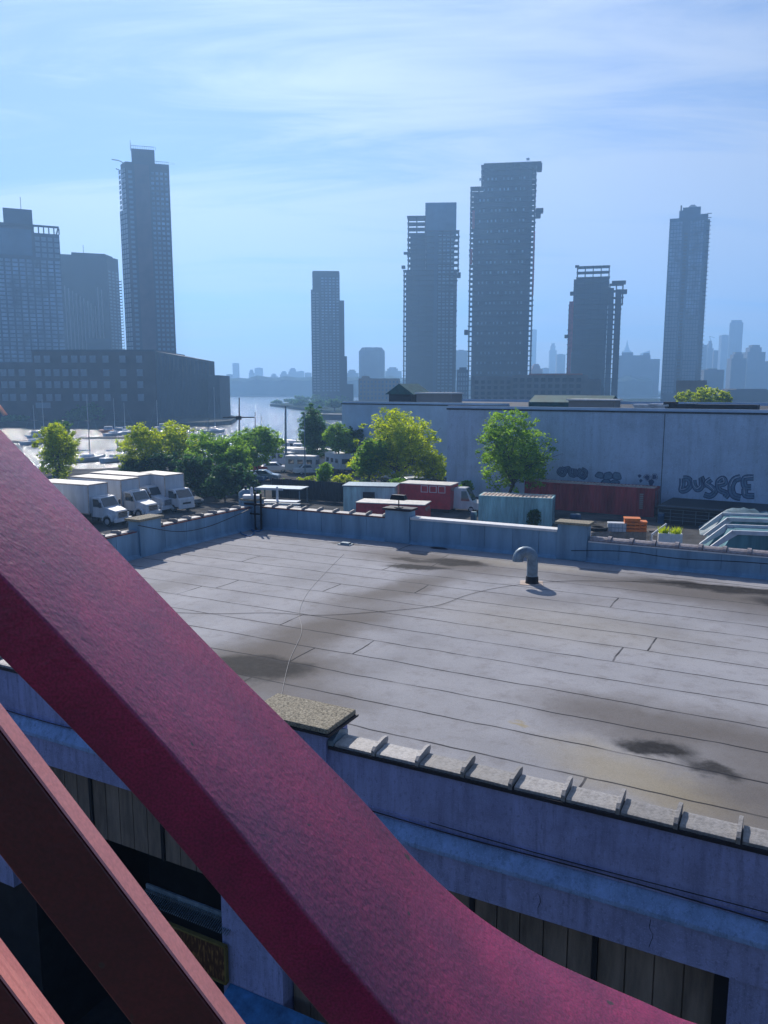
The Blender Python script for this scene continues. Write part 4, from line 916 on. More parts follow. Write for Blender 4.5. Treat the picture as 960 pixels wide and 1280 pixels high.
# second pale wall building behind
A2 = un(428, 587); B2 = un(558, 597); d2 = (B2-A2)
h2 = at(428, 501.5, A2.y).z
W2, L2, A2a = wallbuilding(A2, A2+d2*1.5, h2, 30, 'pale_building', 'plain pale blue windowless building behind the bright yellow-green tree', MT['paleblue'])
M2 = Matrix.Translation(A2) @ Matrix.Rotation(A2a, 4, 'Z')
o = empty('roof_cabin', M2 @ Vector((L2*.24, 8, h2-.4)), A2a, 'small dark gabled cabin on the pale building roof', 'cabin')
MB().profile([(-2, 0), (-2, 1.4), (2, 1.4), (2, 0)], -2.4, 2.4).build('wall', MT['dark'], o, rz=math.pi/2)
MB().profile([(-2.6, 1.401), (0, 3.0), (2.6, 1.401)], -2.6, 2.6).build('roof', MT['green'], o, rz=math.pi/2)
o = empty('stair_bulkhead', M2 @ Vector((L2*.46, 7, h2-.4)), A2a, 'tan box-shaped bulkhead with pale rim on the pale building roof', 'bulkhead')
MB().box(-3, 3, -1.5, 1.5, 0, 1.5).build('wall', MT['tan'], o); MB().box(-3.2, 3.2, -1.7, 1.7, 1.5, 1.7).build('rim', MT['whitecap'], o)
o = empty('stair_bulkhead', Mw @ Vector((onwall(690, 510).x+2, 8, hA-.4)), WA, 'low tan bulkhead on the whitewashed building behind the leafy tree', 'bulkhead')
MB().box(-2.6, 2.6, -1.2, 1.2, 0, 1.0).build('wall', MT['tan'], o); MB().box(-2.8, 2.8, -1.4, 1.4, 1.0, 1.15).build('rim', MT['whitecap'], o)
# ================================================================ vehicles
def wheel(parent, x, y, r=.42, w=.26):
    t = MB().tube([(0, -w/2, 0), (0, -w/2+.03, 0), (0, w/2-.03, 0), (0, w/2, 0)], [r-.04, r, r, r-.04], 20).build('wheel', MT['tyre'], parent, loc=(x, y, r))
    MB().tube([(0, -w/2-.015, 0), (0, w/2+.015, 0)], r*.55, 14).tube([(0, -w/2-.04, 0), (0, w/2+.04, 0)], r*.2, 8).build('rim', MT['rim'], t)
    return t
def box_truck(label, L=6.6, conv=True, paintm='white', rail=None):
    """+X forward; front bumper at x=0"""
    T = empty('box_truck', (0, 0, 0), 0, label, 'box truck', 'white box trucks parked side by side')
    W = 1.22; xc = -2.75 if conv else -1.75        # front of the cargo box
    b = MB().box(xc-L, xc, -W, W, 1.05, 3.62)
    b.build('cargo_box', MT['white'], T, bevel=.02)
    MB().box(xc-L-.01, xc+.015, -W-.015, W+.015, 3.56, 3.66).box(xc-.04, xc+.02, -W-.02, -W+.06, 1.05, 3.57).box(xc-.04, xc+.02, W-.06, W+.02, 1.05, 3.57).box(xc-L-.01, xc+.01, -W-.015, W+.015, 1.0, 1.1).build('corner_rails', MT['roofrust'], T)
    MB().box(xc-L+.05, xc-.05, -W+.05, W-.05, 3.661, 3.68).build('roof_panel', MT['whitedirty'], T)
    MB().box(xc-L, -.5, -.45, -.3, .6, .85).box(xc-L, -.5, .3, .45, .6, .85).box(xc-L-.1, xc-L, -W, W, .45, .6).build('chassis', MT['dark'], T)
    if conv:
        # cab
        P = [(-2.7, .75), (-2.7, 2.5), (-2.55, 2.58), (-1.75, 2.54), (-1.25, 1.72), (-1.25, .75)]
        cab = MB(); n = len(P); vs = [(x, -1.02, z) for x, z in P]+[(x, 1.02, z) for x, z in P]
        cab.add(vs, [tuple(range(n-1, -1, -1)), tuple(range(n, 2*n))]+[(i, (i+1) % n, n+(i+1) % n, n+i) for i in range(n)])
        cab.build('cab', MT['white'], T, bevel=.05)
        hd = MB().add([(-1.24, -.92, 1.7), (-.12, -.72, 1.38), (-.12, .72, 1.38), (-1.24, .92, 1.7), (-1.24, -1.0, 1.1), (-.02, -.8, .95), (-.02, .8, .95), (-1.24, 1.0, 1.1), (-1.24, -1.0, .7), (-.04, -.8, .6), (-.04, .8, .6), (-1.24, 1.0, .7)],
            [(0, 1, 2, 3), (0, 4, 5, 1), (1, 5, 6, 2), (2, 6, 7, 3), (4, 8, 9, 5), (5, 9, 10, 6), (6, 10, 11, 7), (8, 11, 10, 9), (0, 3, 7, 4), (4, 7, 11, 8)])
        hd.build('hood', MT['white'], T, bevel=.06)
        for s in (-1, 1):
            fd = MB(); A_ = [i*math.pi/9 for i in range(10)]
            P2 = [(-.82+.6*math.cos(a), .5+.62*math.sin(a)) for a in A_]+[(-.82-.48, .5), (-.82+.48*math.cos(math.pi), .5)]
            P3 = [(-.82+.6*math.cos(a), .5+.62*math.sin(a)) for a in A_]; P4 = [(-.82+.49*math.cos(a), .5+.49*math.sin(a)) for a in reversed(A_)]
            Q = P3+P4; n = len(Q); y0, y1 = s*.85, s*1.14
            fd.add([(x, y0, z) for x, z in Q]+[(x, y1, z) for x, z in Q], [(i, (i+1) % n, n+(i+1) % n, n+i) for i in range(n)]+[(i, i+1, n-2-i, n-1-i) for i in range(9)]+[(n+i, n+n-1-i, n+n-2-i, n+i+1) for i in range(9)])
            fd.build('fender', MT['white'], T)
        gr = MB().box(-.06, .03, -.5, .5, .78, 1.3)
        gr.build('grille', MT['dark'], T)
        sl = MB()
        for k in range(4): sl.box(-.02, .05, -.52, .52, .82+k*.13, .88+k*.13)
        sl.box(-.02, .05, -.56, -.5, .76, 1.32).box(-.02, .05, .5, .56, .76, 1.32); sl.build('grille_slats', MT['chrome'], T)
        for s in (-1, 1): MB().box(-.1, .02, min(s*.58, s*.84), max(s*.58, s*.84), .95, 1.17).build('headlight', MT['lamp'], T, bevel=.02)
        MB().box(-.1, .17, -1.08, 1.08, .42, .72, c=.08).build('bumper', MT['white'], T)
        wx0, wz0, wx1, wz1 = -1.24, 1.76, -1.7, 2.46
        MB().add([(wx0+.02, -.9, wz0), (wx0+.02, .9, wz0), (wx1+.02, .82, wz1), (wx1+.02, -.82, wz1), (wx0-.05, -.9, wz0), (wx0-.05, .9, wz0), (wx1-.05, .82, wz1), (wx1-.05, -.82, wz1)], [(0, 1, 2, 3), (7, 6, 5, 4), (0, 4, 5, 1), (1, 5, 6, 2), (2, 6, 7, 3), (3, 7, 4, 0)]).build('windshield', MT['glassdark'], T)
        for s in (-1, 1):
            y0, y1 = sorted((s*1.0, s*1.035))
            w_ = MB(); P = [(-2.45, 1.72), (-1.45, 1.72), (-1.85, 2.38), (-2.45, 2.4)]; n = 4
            w_.add([(x, y0, z) for x, z in P]+[(x, y1, z) for x, z in P], [(3, 2, 1, 0), (4, 5, 6, 7)]+[(i, (i+1) % n, n+(i+1) % n, n+i) for i in range(n)]).build('side_window', MT['glassdark'], T)
            MB().box(-2.55, -1.35, y0-.002, y1-.012, 1.68, 1.7).box(-2.56, -2.54, y0, y1-.01, .8, 2.4).build('door_line', MT['dark'], T)
            MB().box(-1.5, -1.4, min(s*1.14, s*1.34), max(s*1.14, s*1.34), 1.7, 2.15).build('mirror', MT['dark'], T)
            wheel(T, -.82, s*.98, .46, .26); wheel(T, xc-L+1.9, s*.95, .46, .5)
            MB().box(-2.6, -1.9, min(s*.8, s*1.08), max(s*.8, s*1.08), .45, .7).build('step', MT['dark'], T)
        MB().box(-2.5, -1.95, -.7, .7, 2.56, 2.62).build('roof_marker', MT['whitecap'], T)
    else:
        P = [(-1.7, .55), (-1.7, 2.2), (-1.55, 2.3), (-.75, 2.28), (-.12, 1.45), (0, 1.35), (0, .55)]
        n = len(P); vs = [(x, -1.0, z) for x, z in P]+[(x, 1.0, z) for x, z in P]
        MB().add(vs, [tuple(range(n-1, -1, -1)), tuple(range(n, 2*n))]+[(i, (i+1) % n, n+(i+1) % n, n+i) for i in range(n)]).build('cab', MT['white'], T, bevel=.05)
        MB().add([(-.1, -.88, 1.5), (-.1, .88, 1.5), (-.68, .8, 2.2), (-.68, -.8, 2.2), (-.2, -.88, 1.5), (-.2, .88, 1.5), (-.78, .8, 2.2), (-.78, -.8, 2.2)], [(0, 1, 2, 3), (7, 6, 5, 4), (0, 4, 5, 1), (1, 5, 6, 2), (2, 6, 7, 3), (3, 7, 4, 0)]).build('windshield', MT['glassdark'], T)
        for s in (-1, 1):
            y0, y1 = sorted((s*.985, s*1.02)); P = [(-1.5, 1.42), (-.4, 1.42), (-.85, 2.1), (-1.5, 2.12)]
            MB().add([(x, y0, z) for x, z in P]+[(x, y1, z) for x, z in P], [(3, 2, 1, 0), (4, 5, 6, 7)]+[(i, (i+1) % 4, 4+(i+1) % 4, 4+i) for i in range(4)]).build('side_window', MT['glassdark'], T)
            MB().box(-.05, .03, min(s*.62, s*.92), max(s*.62, s*.92), .8, 1.02).build('headlight', MT['lamp'], T)
            MB().box(-.35, -.25, min(s*1.05, s*1.25), max(s*1.05, s*1.25), 1.5, 1.95).build('mirror', MT['dark'], T)
            wheel(T, -.95, s*.9, .4, .24); wheel(T, xc-L+1.7, s*.88, .4, .46)
        MB().box(-.02, .03, -.5, .5, .82, 1.0).build('grille', MT['dark'], T)
        MB().box(-.1, .08, -1.02, 1.02, .4, .66, c=.06).build('bumper', MT['white'], T)
    return T
def place(o, p, rz): o.location = (p[0], p[1], p[2] if len(p) > 2 else 0); o.rotation_euler.z = rz
fwd = Vector((.886, -.464, 0))
t1 = box_truck('white box truck with chrome grille nearest the maroon beam, first of the row', 6.6)
place(t1, un(154, 657), ANG+R(3))
def dup(src, label, p, rz):
    c = copy_tree(src); c['label'] = label; place(c, p, rz); return c
dup(t1, 'second white box truck of the row, with a taller cargo box roof behind it', un(192, 648), ANG+R(1))
dup(t1, 'third white box truck of the row, its hood half hidden by the second', un(211, 641), ANG)
t4 = box_truck('white flat-nosed cab-over box truck at the right end of the row', 4.4, conv=False)
place(t4, un(234, 640), ANG-R(8))
dup(t1, 'white box truck mostly hidden behind the maroon beam, left of the row', un(122, 666)+Vector((-2.6, .5, 0)), ANG+R(2))
# cars
def car_mesh(col, suv=False, label='', cat='car', L=4.5, h=1.45, name='parked_car', group=None, van=False):
    T = empty(name, (0, 0, 0), 0, label, cat, group)
    W = .9
    if van: P = [(-L, .45), (-L, h-.1), (-L+.15, h), (-1.5, h), (-.75, 1.15), (-.08, .95), (0, .5)]
    else: P = [(-L, .45), (-L+.05, .95), (-L+.7, 1.0), (-L+1.15, h-.03), (-1.9, h), (-1.15, .98), (-.15, .82), (0, .5)]
    def shell(P, w0, wtop, ztop):
        n = len(P); f = lambda z: w0-(w0-wtop)*max(0, (z-.95)/(ztop-.95))
        return MB().add([(x, -f(z), z) for x, z in P]+[(x, f(z), z) for x, z in P], [tuple(range(n-1, -1, -1)), tuple(range(n, 2*n))]+[(i, (i+1) % n, n+(i+1) % n, n+i) for i in range(n)])
    P = [(P[0][0], .3)]+P+[(0, .3)]
    shell(P, W, .68, h).build('body', MT[col], T, bevel=.06)
    if van:
        gl = [((-.8, 1.18), (-1.48, h-.06))]
        for (a, b) in gl: MB().add([(a[0]+.05, -.75, a[1]), (a[0]+.05, .75, a[1]), (b[0]+.05, .66, b[1]), (b[0]+.05, -.66, b[1])], [(0, 1, 2, 3)]).build('windshield', MT['glassdark'], T)
        for s in (-1, 1): MB().add([(-1.0, s*.87, 1.15), (-1.9, s*.87, 1.15), (-1.9, s*.76, h-.3), (-1.4, s*.76, h-.3)], [(0, 1, 2, 3)]).build('side_window', MT['glassdark'], T)
    else:
        MB().add([(-1.12, -.78, 1.02), (-1.12, .78, 1.02), (-1.84, .66, h-.02), (-1.84, -.66, h-.02)], [(0, 1, 2, 3)]).build('windshield', MT['glassdark'], T)
        MB().add([(-L+.68, -.78, 1.04), (-L+.68, .78, 1.04), (-L+1.1, .66, h-.03), (-L+1.1, -.66, h-.03)], [(0, 1, 2, 3)]).build('rear_window', MT['glassdark'], T)
        for s in (-1, 1): MB().add([(-1.3, s*.9, 1.0), (-L+.95, s*.9, 1.02), (-L+1.3, s*.72, h-.09), (-1.9, s*.72, h-.07)], [(0, 1, 2, 3)]).build('side_window', MT['glassdark'], T)
    for s in (-1, 1):
        MB().box(-.06, .02, min(s*.5, s*.82), max(s*.5, s*.82), .62, .76).build('headlight', MT['lamp'], T)
        wheel(T, -.85, s*.8, .32, .2); wheel(T, -L+.85, s*.8, .32, .2)
    return T
MT['carsilver'] = mat('silver_car_paint', (.42, .45, .48), .25, metal=.4, var=.08)
MT['carblack'] = mat('black_car_paint', (.02, .025, .03), .2, var=.1, spec=.7)
MT['carblue'] = mat('blue_car_paint', (.06, .14, .26), .25, var=.1, spec=.7)
MT['carwhite'] = mat('white_car_paint', (.75, .76, .78), .3, var=.06, spec=.6)
MT['carred'] = mat('red_car_paint', (.35, .03, .03), .3, var=.1, spec=.6)
c0 = car_mesh('carblack', label='dark car with dusty windshield right of the flat-nosed box truck', L=4.6, h=1.7)
place(c0, un(247, 634), ANG-R(10))
cars = {}
for k in ('carsilver', 'carwhite', 'carblue', 'carblack', 'carred'): cars[k] = car_mesh(k, L=4.4)
used = set()
def putcar(k, p, rz, label, group):
    if k in used: c = copy_tree(cars[k])
    else: c = cars[k]; used.add(k)
    c['label'] = label; c['category'] = 'car'; c['group'] = group; place(c, p, rz)
grp = 'cars parked in the lot beside the whitewashed building'
lot = [('carsilver', 548, 594, 'silver car parked in the farthest row by the pale wall'), ('carwhite', 536, 595, 'white car second from the pale wall in the farthest row'), ('carblue', 524, 597, 'blue car in the farthest row under the bright tree edge'),
       ('carblack', 545, 604, 'black car in the middle row next to the wall corner'), ('carsilver', 531, 605, 'silver car in the middle of the middle row'), ('carwhite', 517, 606, 'white car under the bright tree, middle row'),
       ('carsilver', 549, 616, 'silver car nearest the wall corner in the near row'), ('carblue', 534, 616, 'dark blue car left of the silver one in the near row'), ('carwhite', 519, 617, 'white car in the near row left of the dark blue one'), ('carsilver', 503, 617, 'silver car at the left end of the near row'),
       ('carblack', 505, 609, 'black car half under the bright tree, left end of the middle row')]
for k, px, py, lb in lot: putcar(k, un(px, py), R(-60), lb, grp)
grp2 = 'vehicles scattered in the boat yard'
yard = [('carwhite', 318, 596, 'white car at the left of the boat yard'), ('carred', 335, 590, 'red car left of the campers in the boat yard'), ('carsilver', 350, 601, 'silver car in the middle of the boat yard'), ('carblue', 332, 603, 'blue car in front of the white carport'),
        ('carwhite', 362, 590, 'white car just in front of the campers'), ('carsilver', 312, 587, 'silver car far left at the trees of the boat yard'), ('carwhite', 405, 592, 'white car right of the small dark tree in the boat yard'), ('carsilver', 345, 583, 'silver car behind the red one in the boat yard')]
for k, px, py, lb in yard: putcar(k, un(px, py), R(-15+(px*7 % 40)), lb, grp2)
# campers and boxes in the yard
def camper(label, p, rz, L, m='white', h=2.7):
    T = empty('camper', p, rz, label, 'camper', 'campers and trailers in the boat yard')
    MB().box(-L/2, L/2, -1.15, 1.15, .6, h, c=.12).build('body', MT[m], T, bevel=.06)
    MB().box(-L/2+.1, L/2-.1, -1.1, 1.1, h, h+.12).build('roof', MT['whitecap'], T)
    for k in range(3): MB().box(-L/2+.6+k*L/3.4, -L/2+1.4+k*L/3.4, -1.17, -1.14, 1.5, 2.1).build('window', MT['glassdark'], T)
    MB().box(L/2-.02, L/2+.02, -.8, .8, 1.4, 2.1).build('end_window', MT['glassdark'], T)
    wheel(T, -.4, -1.0, .34, .2); wheel(T, -.4, 1.0, .34, .2)
camper('white camper with a flat roof, farthest left in the boat yard', un(374, 583), R(-15), 6.5)
camper('blue-tinted camper beside the pole in the boat yard', un(362, 577), R(-20), 5, 'carblue', 2.3)
camper('long white camper in the middle of the boat yard', un(395, 584), R(-10), 7.5)
camper('white camper with dark end window near the bright tree', un(424, 590), R(-60), 5)
camper('small white camper behind the long one', un(402, 573), R(10), 4.5)
camper('low white trailer glimpsed through the right side of the bright tree', un(545, 580), R(-40), 7)
for px, py, rz, L, lb in ((386, 571, R(5), 5.5, 'white camper behind the round dish, near the dark tree'), (368, 568, R(-25), 5, 'white camper farthest back at left, near the thick grey pole'), (432, 574, R(-30), 6, 'white camper partly under the green tree beside the bright one'),
                          (344, 572, R(15), 5, 'white camper at the left edge of the boat yard by the water'), (412, 581, R(-50), 4.2, 'short white camper between the long one and the bright tree'), (378, 592, R(-12), 4.6, 'low white trailer in the front row of the boat yard'), (356, 584, R(-35), 4.4, 'small white trailer left of the farthest left camper')):
    camper(lb, un(px, py), rz, L, 'white', 2.2+.1*(px % 5))
dome = empty('dish', un(397, 574), 0, 'round white dish on a short stand among the campers', 'dish')
MB().tube([(0, 0, 0), (0, 0, 2.6)], .08, 6).build('stand', MT['galv'], dome)
MB().tube([(0, -.05, 2.9), (0, .0, 2.9), (0, .2, 2.9)], [.15, .75, .75], 16).build('reflector', MT['white'], dome)
# white carport and dark fence, sheds
ca = un(330, 628); T = empty('carport', (ca.x, ca.y, 0), R(-14), 'white flat-roofed carport behind the far parapet corner', 'carport')
MB().box(-.6, 4.6, -1, 1.6, 1.6, 1.7).build('roof', MT['galv'], T); MB().box(-.65, 2.6, -1.06, -1.01, 1.5, 1.74).build('fascia', MT['white'], T)
for x in (-.5, 4.4):
    for y in (-.9, 1.5): MB().box(x-.05, x+.05, y-.05, y+.05, 0, 1.499).build('post', MT['galv'], T)
T = empty('pallet_stack', un(350, 640), R(-14), 'low stack of white slatted boards under the carport edge', 'pallet stack')
st = MB()
for k in range(3): st.box(-2, 2, -.6, .6, .5+k*.3, .55+k*.3)
st.build('boards', MT['white'], T)
MB().box(-1.9, -1.7, -.5, .5, 0, .5).box(1.7, 1.9, -.5, .5, 0, .5).build('feet', MT['wood'], T)
T = empty('tank', un(308, 645), 0, 'upright grey cylinder tank beside the white carport', 'tank')
MB().tube([(0, 0, 0), (0, 0, 2.3), (0, 0, 2.6)], [.7, .7, .3], 16).build('shell', MT['galv'], T)
MB().tube([(0, 0, 2.6), (0, 0, 2.9)], .12, 8).build('neck', MT['dark'], T)
P5 = empty('bollard', un(347, 640), 0, 'pale post with a capped head in front of the dark fence', 'post')
MB().tube([(0, 0, 0), (0, 0, 2.4), (0, 0, 2.55)], [.12, .12, .07], 10).build('stem', MT['white'], P5)
fe = empty('board_fence', un(400, 628), 0, 'dark board fence running between carport and red boxes', 'fence')
f0 = un(340, 622); f1 = un(470, 632); 
inv_ = Matrix.Translation(-fe.location); d_ = (f1-f0); L_ = d_.length; a_ = math.atan2(d_.y, d_.x)
mf = Matrix.Translation(f0-fe.location) @ Matrix.Rotation(a_, 4, 'Z'); bd = MB()
k = 0
while k*.3 < L_: bd.box(k*.3, k*.3+.28, 0, .04, .05, 2.2+random.uniform(-.04, .04), mf); k += 1
bd.build('boards', MT['dark'], fe)
for k in range(int(L_/2.5)+1): MB().box(k*2.5-.06, k*2.5+.06, .05, .15, 0, 2.3, mf).build('post', MT['wood'], fe)
T = empty('storage_shed', un(466, 640), R(-10), 'low dark teal shed with a pale roof edge under the bright tree', 'shed')
MB().box(-3, 2.2, 0, 3, 0, 2.5).build('wall', MT['teal'], T); MB().box(-3.1, 2.3, -.1, 3.1, 2.5, 2.62).build('roof', MT['galv'], T)
MB().box(-1, .2, -.03, -.005, 0, 2).build('door', MT['dark'], T)
# ================================================================ containers
def container(name, label, cat, L, m, roofm, W=2.44, h=2.6, ridges=True, doors=1):
    """x from 0 to L, near long side at y=0"""
    T = empty(name, (0, 0, 0), 0, label, cat)
    b = MB(); n = int(L/.28)
    P = []
    for k in range(n):                        # corrugated long side
        x = .12+k*(L-.24)/n; s = (L-.24)/n
        P += [(x, .0), (x+s*.35, .0), (x+s*.5, .05), (x+s*.85, .05)]
    P += [(L-.12, .0), (L-.12, W-.05), (.12, W-.05)]
    b.prism(P, .15, h-.12)
    b.build('corrugated_side', m, T)
    fr = MB()
    for x in (0, L-.12):
        for y in (-.03, W-.12): fr.box(x, x+.12, y, y+.15, 0, h)
    fr.box(.12, L-.12, -.03, .08, 0, .149).box(.12, L-.12, -.03, .08, h-.119, h).box(.12, L-.12, W-.08, W+.03, h-.119, h).box(0.005, .115, .12, W-.12, h-.12, h).box(L-.115, L-.005, .12, W-.12, h-.12, h)
    fr.build('frame', m, T)
    rf = MB()
    n2 = int(L/.35)
    for k in range(n2): rf.box(.13+k*(L-.26)/n2, .13+(k+.55)*(L-.26)/n2, .09, W-.09, h-.06, h-.005)
    rf.box(.12, L-.12, .08, W-.08, h-.1, h-.061); rf.build('roof', roofm, T)
    d = MB().box(L-.05, L-.01, .13, W/2-.01, .15, h-.13).box(L-.05, L-.01, W/2+.01, W-.13, .15, h-.13); d.build('door', m, T)
    lk = MB()
    for y in (.35, .85, W-.85, W-.35): lk.tube([(L+.02, y, .2), (L+.02, y, h-.2)], .025, 6)
    lk.build('locking_bar', MT['galv'], T)
    return T
g0 = at(598, 621, 71); 
T = container('shipping_container', 'pale teal shipping container with rusty roof behind the right parapet', 'container', 6.6, MT['teal'], MT['roofrust'])
place(T, (at(598, 640, 72).x, 72, 0), R(-18))
MT['shadowmark'] = mat('painted_shadow', (.10, .27, .28), .7, var=.3)  # tone for a painted plant shadow on the container; not assigned
T = container('shipping_container', 'long dark red shipping container against the graffitied wall', 'container', 13.0, MT['darkred'], MT['roofrust'], h=2.75)
place(T, (at(655, 640, 82).x, 82, 0), R(-30))
tx = MB()
for k in range(8): tx.box(11.6, 11.95, -.045, -.032, .75+k*.19, .87+k*.19)
tx.build('side_lettering', MT['tan'], T)
# red boxes with pale roofs
def redbox(label, px, py, Y, L, W, h, rz, trim):
    T = empty('red_box_body', (at(px, py, Y).x, Y, 0), rz, label, 'truck body')
    MB().box(0, L, 0, W, .35, h).build('body', MT['red'], T)
    MB().box(-.05, L+.05, -.05, W+.05, h, h+.09).build('roof', MT['whitedirty'], T, bevel=.02)
    MB().box(.2, L-.2, .2, W-.2, 0, .349).build('base', MT['dark'], T)
    for k in range(trim):
        m = MB(); x = L*.42+k*L*.17; x1 = x+L*.14
        m.box(x, x1, -.035, -.003, h-.12, h-.06).box(x, x1, -.035, -.003, h-.75, h-.69).box(x, x+.06, -.035, -.003, h-.69, h-.12).box(x1-.06, x1, -.035, -.003, h-.69, h-.12)
        m.build('window_frame', MT['whitecap'], T)
    sg_ = MB()
    for k in range(6): sg_.box(L+.003, L+.03, .3+k*.3, .45+k*.3, h-.45-(k % 3)*.08, h-.25)
    sg_.build('end_markings', MT['tan'], T)
    return T
redbox('larger red box body with a cream roof beside the parked van', 500, 640, 80, 5.3, 2.6, 2.7, R(-22), 3)
redbox('smaller red box body with a cream roof right behind the parapet pier', 445, 640, 72, 6.4, 2.5, 1.9, R(-16), 0)
T = car_mesh('carblue', L=5.2, h=1.8, label='dark blue pickup glimpsed behind the smaller red box', name='pickup'); place(T, un(500, 637)+Vector((-.5, 1.5, 0)), R(-15))
T = car_mesh('white', L=5.2, h=2.4, label='pale van parked against the blue wall between red box and teal container', cat='van', name='parked_van', van=True); place(T, un(602, 640), R(-22))
# small yard goods beyond the right parapet
def crate(label, px, py, Y, w, h, m, n=3):
    T = empty('crate', (at(px, py, Y).x, Y, 0), R(-12), label, 'crate')
    zb = at(px, py, Y).z
    c = MB()
    for k in range(n): c.box(-w/2, w/2, 0, .9, zb+k*h/n+.02, zb+(k+1)*h/n-.05)
    for x in (-w/2, -w/6, w/6, w/2-.05): c.box(x, x+.05, -.03, 0, zb, zb+h)
    c.build('slatted_body', m, T)
    MB().box(-w/2-.04, w/2+.04, -.05, .95, zb+h-.05, zb+h).build('lid', m, T)
    MB().box(-w/2, w/2, 0, .9, 0, zb).build('stand', MT['wood'], T)
    return T
crate('taller orange slatted crate standing beside the white tank', 790, 665, 58, 1.1, 1.0, MT['orange'], 4)
crate('shorter orange crate right of the taller one', 802, 665, 58.2, .7, .75, MT['orange'], 3)
T = empty('liquid_tank', (at(771, 665, 58).x, 58, 0), R(-12), 'white caged liquid tank left of the orange crates', 'tank'); zb = at(771, 665, 58).z
MB().box(-.65, .65, 0, 1, zb, zb+.62).build('bottle', MT['white'], T, bevel=.05)
cg = MB()
for k in range(6): cg.box(-.68+k*.265, -.66+k*.265, -.04, -.01, zb, zb+.66)
cg.box(-.7, .7, -.05, -.02, zb+.3, zb+.33).box(-.7, .7, -.05, -.02, zb+.62, zb+.66); cg.build('cage', MT['galv'], T)
MB().box(-.7, .7, -.05, 1.05, 0, zb-.01).build('stand', MT['wood'], T)
T = empty('tyre', (at(748, 663, 58).x, 58, 0), 0, 'black tyre lying flat left of the white caged tank', 'tyre'); zb = at(748, 663, 58).z
bm_ = MB(); 
ring = [(.55+.14*math.cos(a), .14*math.sin(a)) for a in [k*math.pi/4 for k in range(8)]]
vs = []; nseg = 24
for i in range(nseg):
    a = 2*math.pi*i/nseg
    vs += [(r_*math.cos(a), r_*math.sin(a), zb+.14+z_) for r_, z_ in ring]
bm_.add(vs, [(i*8+j, ((i+1) % nseg)*8+j, ((i+1) % nseg)*8+(j+1) % 8, i*8+(j+1) % 8) for i in range(nseg) for j in range(8)], smooth=True).build('tread', MT['tyre'], T)
MB().box(-.7, .7, -.7, .7, 0, zb-.01).build('stand', MT['wood'], T)
T = empty('planter', (at(838, 672, 55).x, 55, 0), R(-15), 'white planter box with yellow-green tufts behind the parapet', 'planter'); zb = at(838, 672, 55).z
MB().box(-.8, .8, 0, .6, 0, zb+.25, c2=-.0).build('box', MT['whitecap'], T)
tf = MB(); random.seed(3)
for k in range(160):
    x = random.choice([-.4, .4])+random.gauss(0, .16); y = .3+random.gauss(0, .1); hh = random.uniform(.25, .6); dx, dy = random.gauss(0, .16), random.gauss(0, .12)
    tf.add([(x-.025, y, zb+.25), (x+.025, y, zb+.25), (x+dx, y+dy, zb+.25+hh)], [(0, 1, 2)])
tf.build('grass_tufts', MT['leaf_y'], T)
bt = MB().box(-1.8, 0, 0, .12, 0, .1).box(-1.8, 0, .3, .42, .4, .5)
tag(MB().tube([(at(815, 668, 57).x, 57, at(815, 668, 57).z), (at(833, 655, 58).x, 58, at(833, 655, 58).z)], .07, 6).tube([(at(815, 668, 57).x, 57, at(815, 668, 57).z), (at(815, 668, 57).x, 57.1, 0)], .07, 6).build('prop_bar', MT['white']), 'white bar leaning in front of the red container end', 'bar')
# teal hoppers with white lifting frames
def hopper(label, px, py, Y, s=1.0):
    p = at(px, py, Y)
    T = empty('waste_hopper', (p.x, Y, 0), R(-14), label, 'hopper', 'teal hoppers with white lifting frames')
    z = p.z
    b = MB().add([(0, 0, 0), (9, 0, 0), (9, 2.4, 0), (0, 2.4, 0), (1.5, 0, z-.1), (9, 0, z-.1), (9, 2.4, z-.1), (1.5, 2.4, z-.1)], [(3, 2, 1, 0), (4, 5, 6, 7), (0, 1, 5, 4), (1, 2, 6, 5), (2, 3, 7, 6), (3, 0, 4, 7)])
    b.build('bin', MT['darkteal'], T)
    MB().box(1.9, 8.9, .05, 2.35, z-.099, z-.05).build('cover', MT['darkteal'], T)
    f = MB()
    for y in (-.12, 2.3):
        f.add([(-.2, y, z-1.3), (.15, y, z-1.3), (1.75, y, z-.15), (1.4, y, z+.12)]+[(-.2, y+.2, z-1.3), (.15, y+.2, z-1.3), (1.75, y+.2, z-.15), (1.4, y+.2, z+.12)], [(0, 1, 2, 3), (7, 6, 5, 4), (0, 4, 5, 1), (1, 5, 6, 2), (2, 6, 7, 3), (3, 7, 4, 0)])
        f.box(1.4, 5.2, y, y+.2, z-.14, z+.13).box(5.201, 9, y, y+.2, z-.24, z+.02)
    f.build('lifting_frame', MT['white'], T)
    c = MB()
    for y in (-.14, 2.28): c.tube([(5.3, y, z-.2), (4.2, y, z-1.0), (3.2, y, z-1.6)], [.11, .11, .07], 8)
    c.box(5.0, 5.5, -.16, 2.5, z-.05, z+.3).build('hydraulic_arm', MT['dark'], T)
hopper('rear teal hopper with white lifting frame near the lean-to shed', 884, 648, 60)
hopper('front teal hopper with white lifting frame just behind the parapet', 886, 664, 52)
T = empty('tarpaulin_heap', (at(892, 650, 66).x, 66, 0), R(-20), 'bulging blue-grey tarpaulin heap behind the white lifting frames', 'tarpaulin heap')
hp = MB(); nx, ny = 30, 14; vs = []
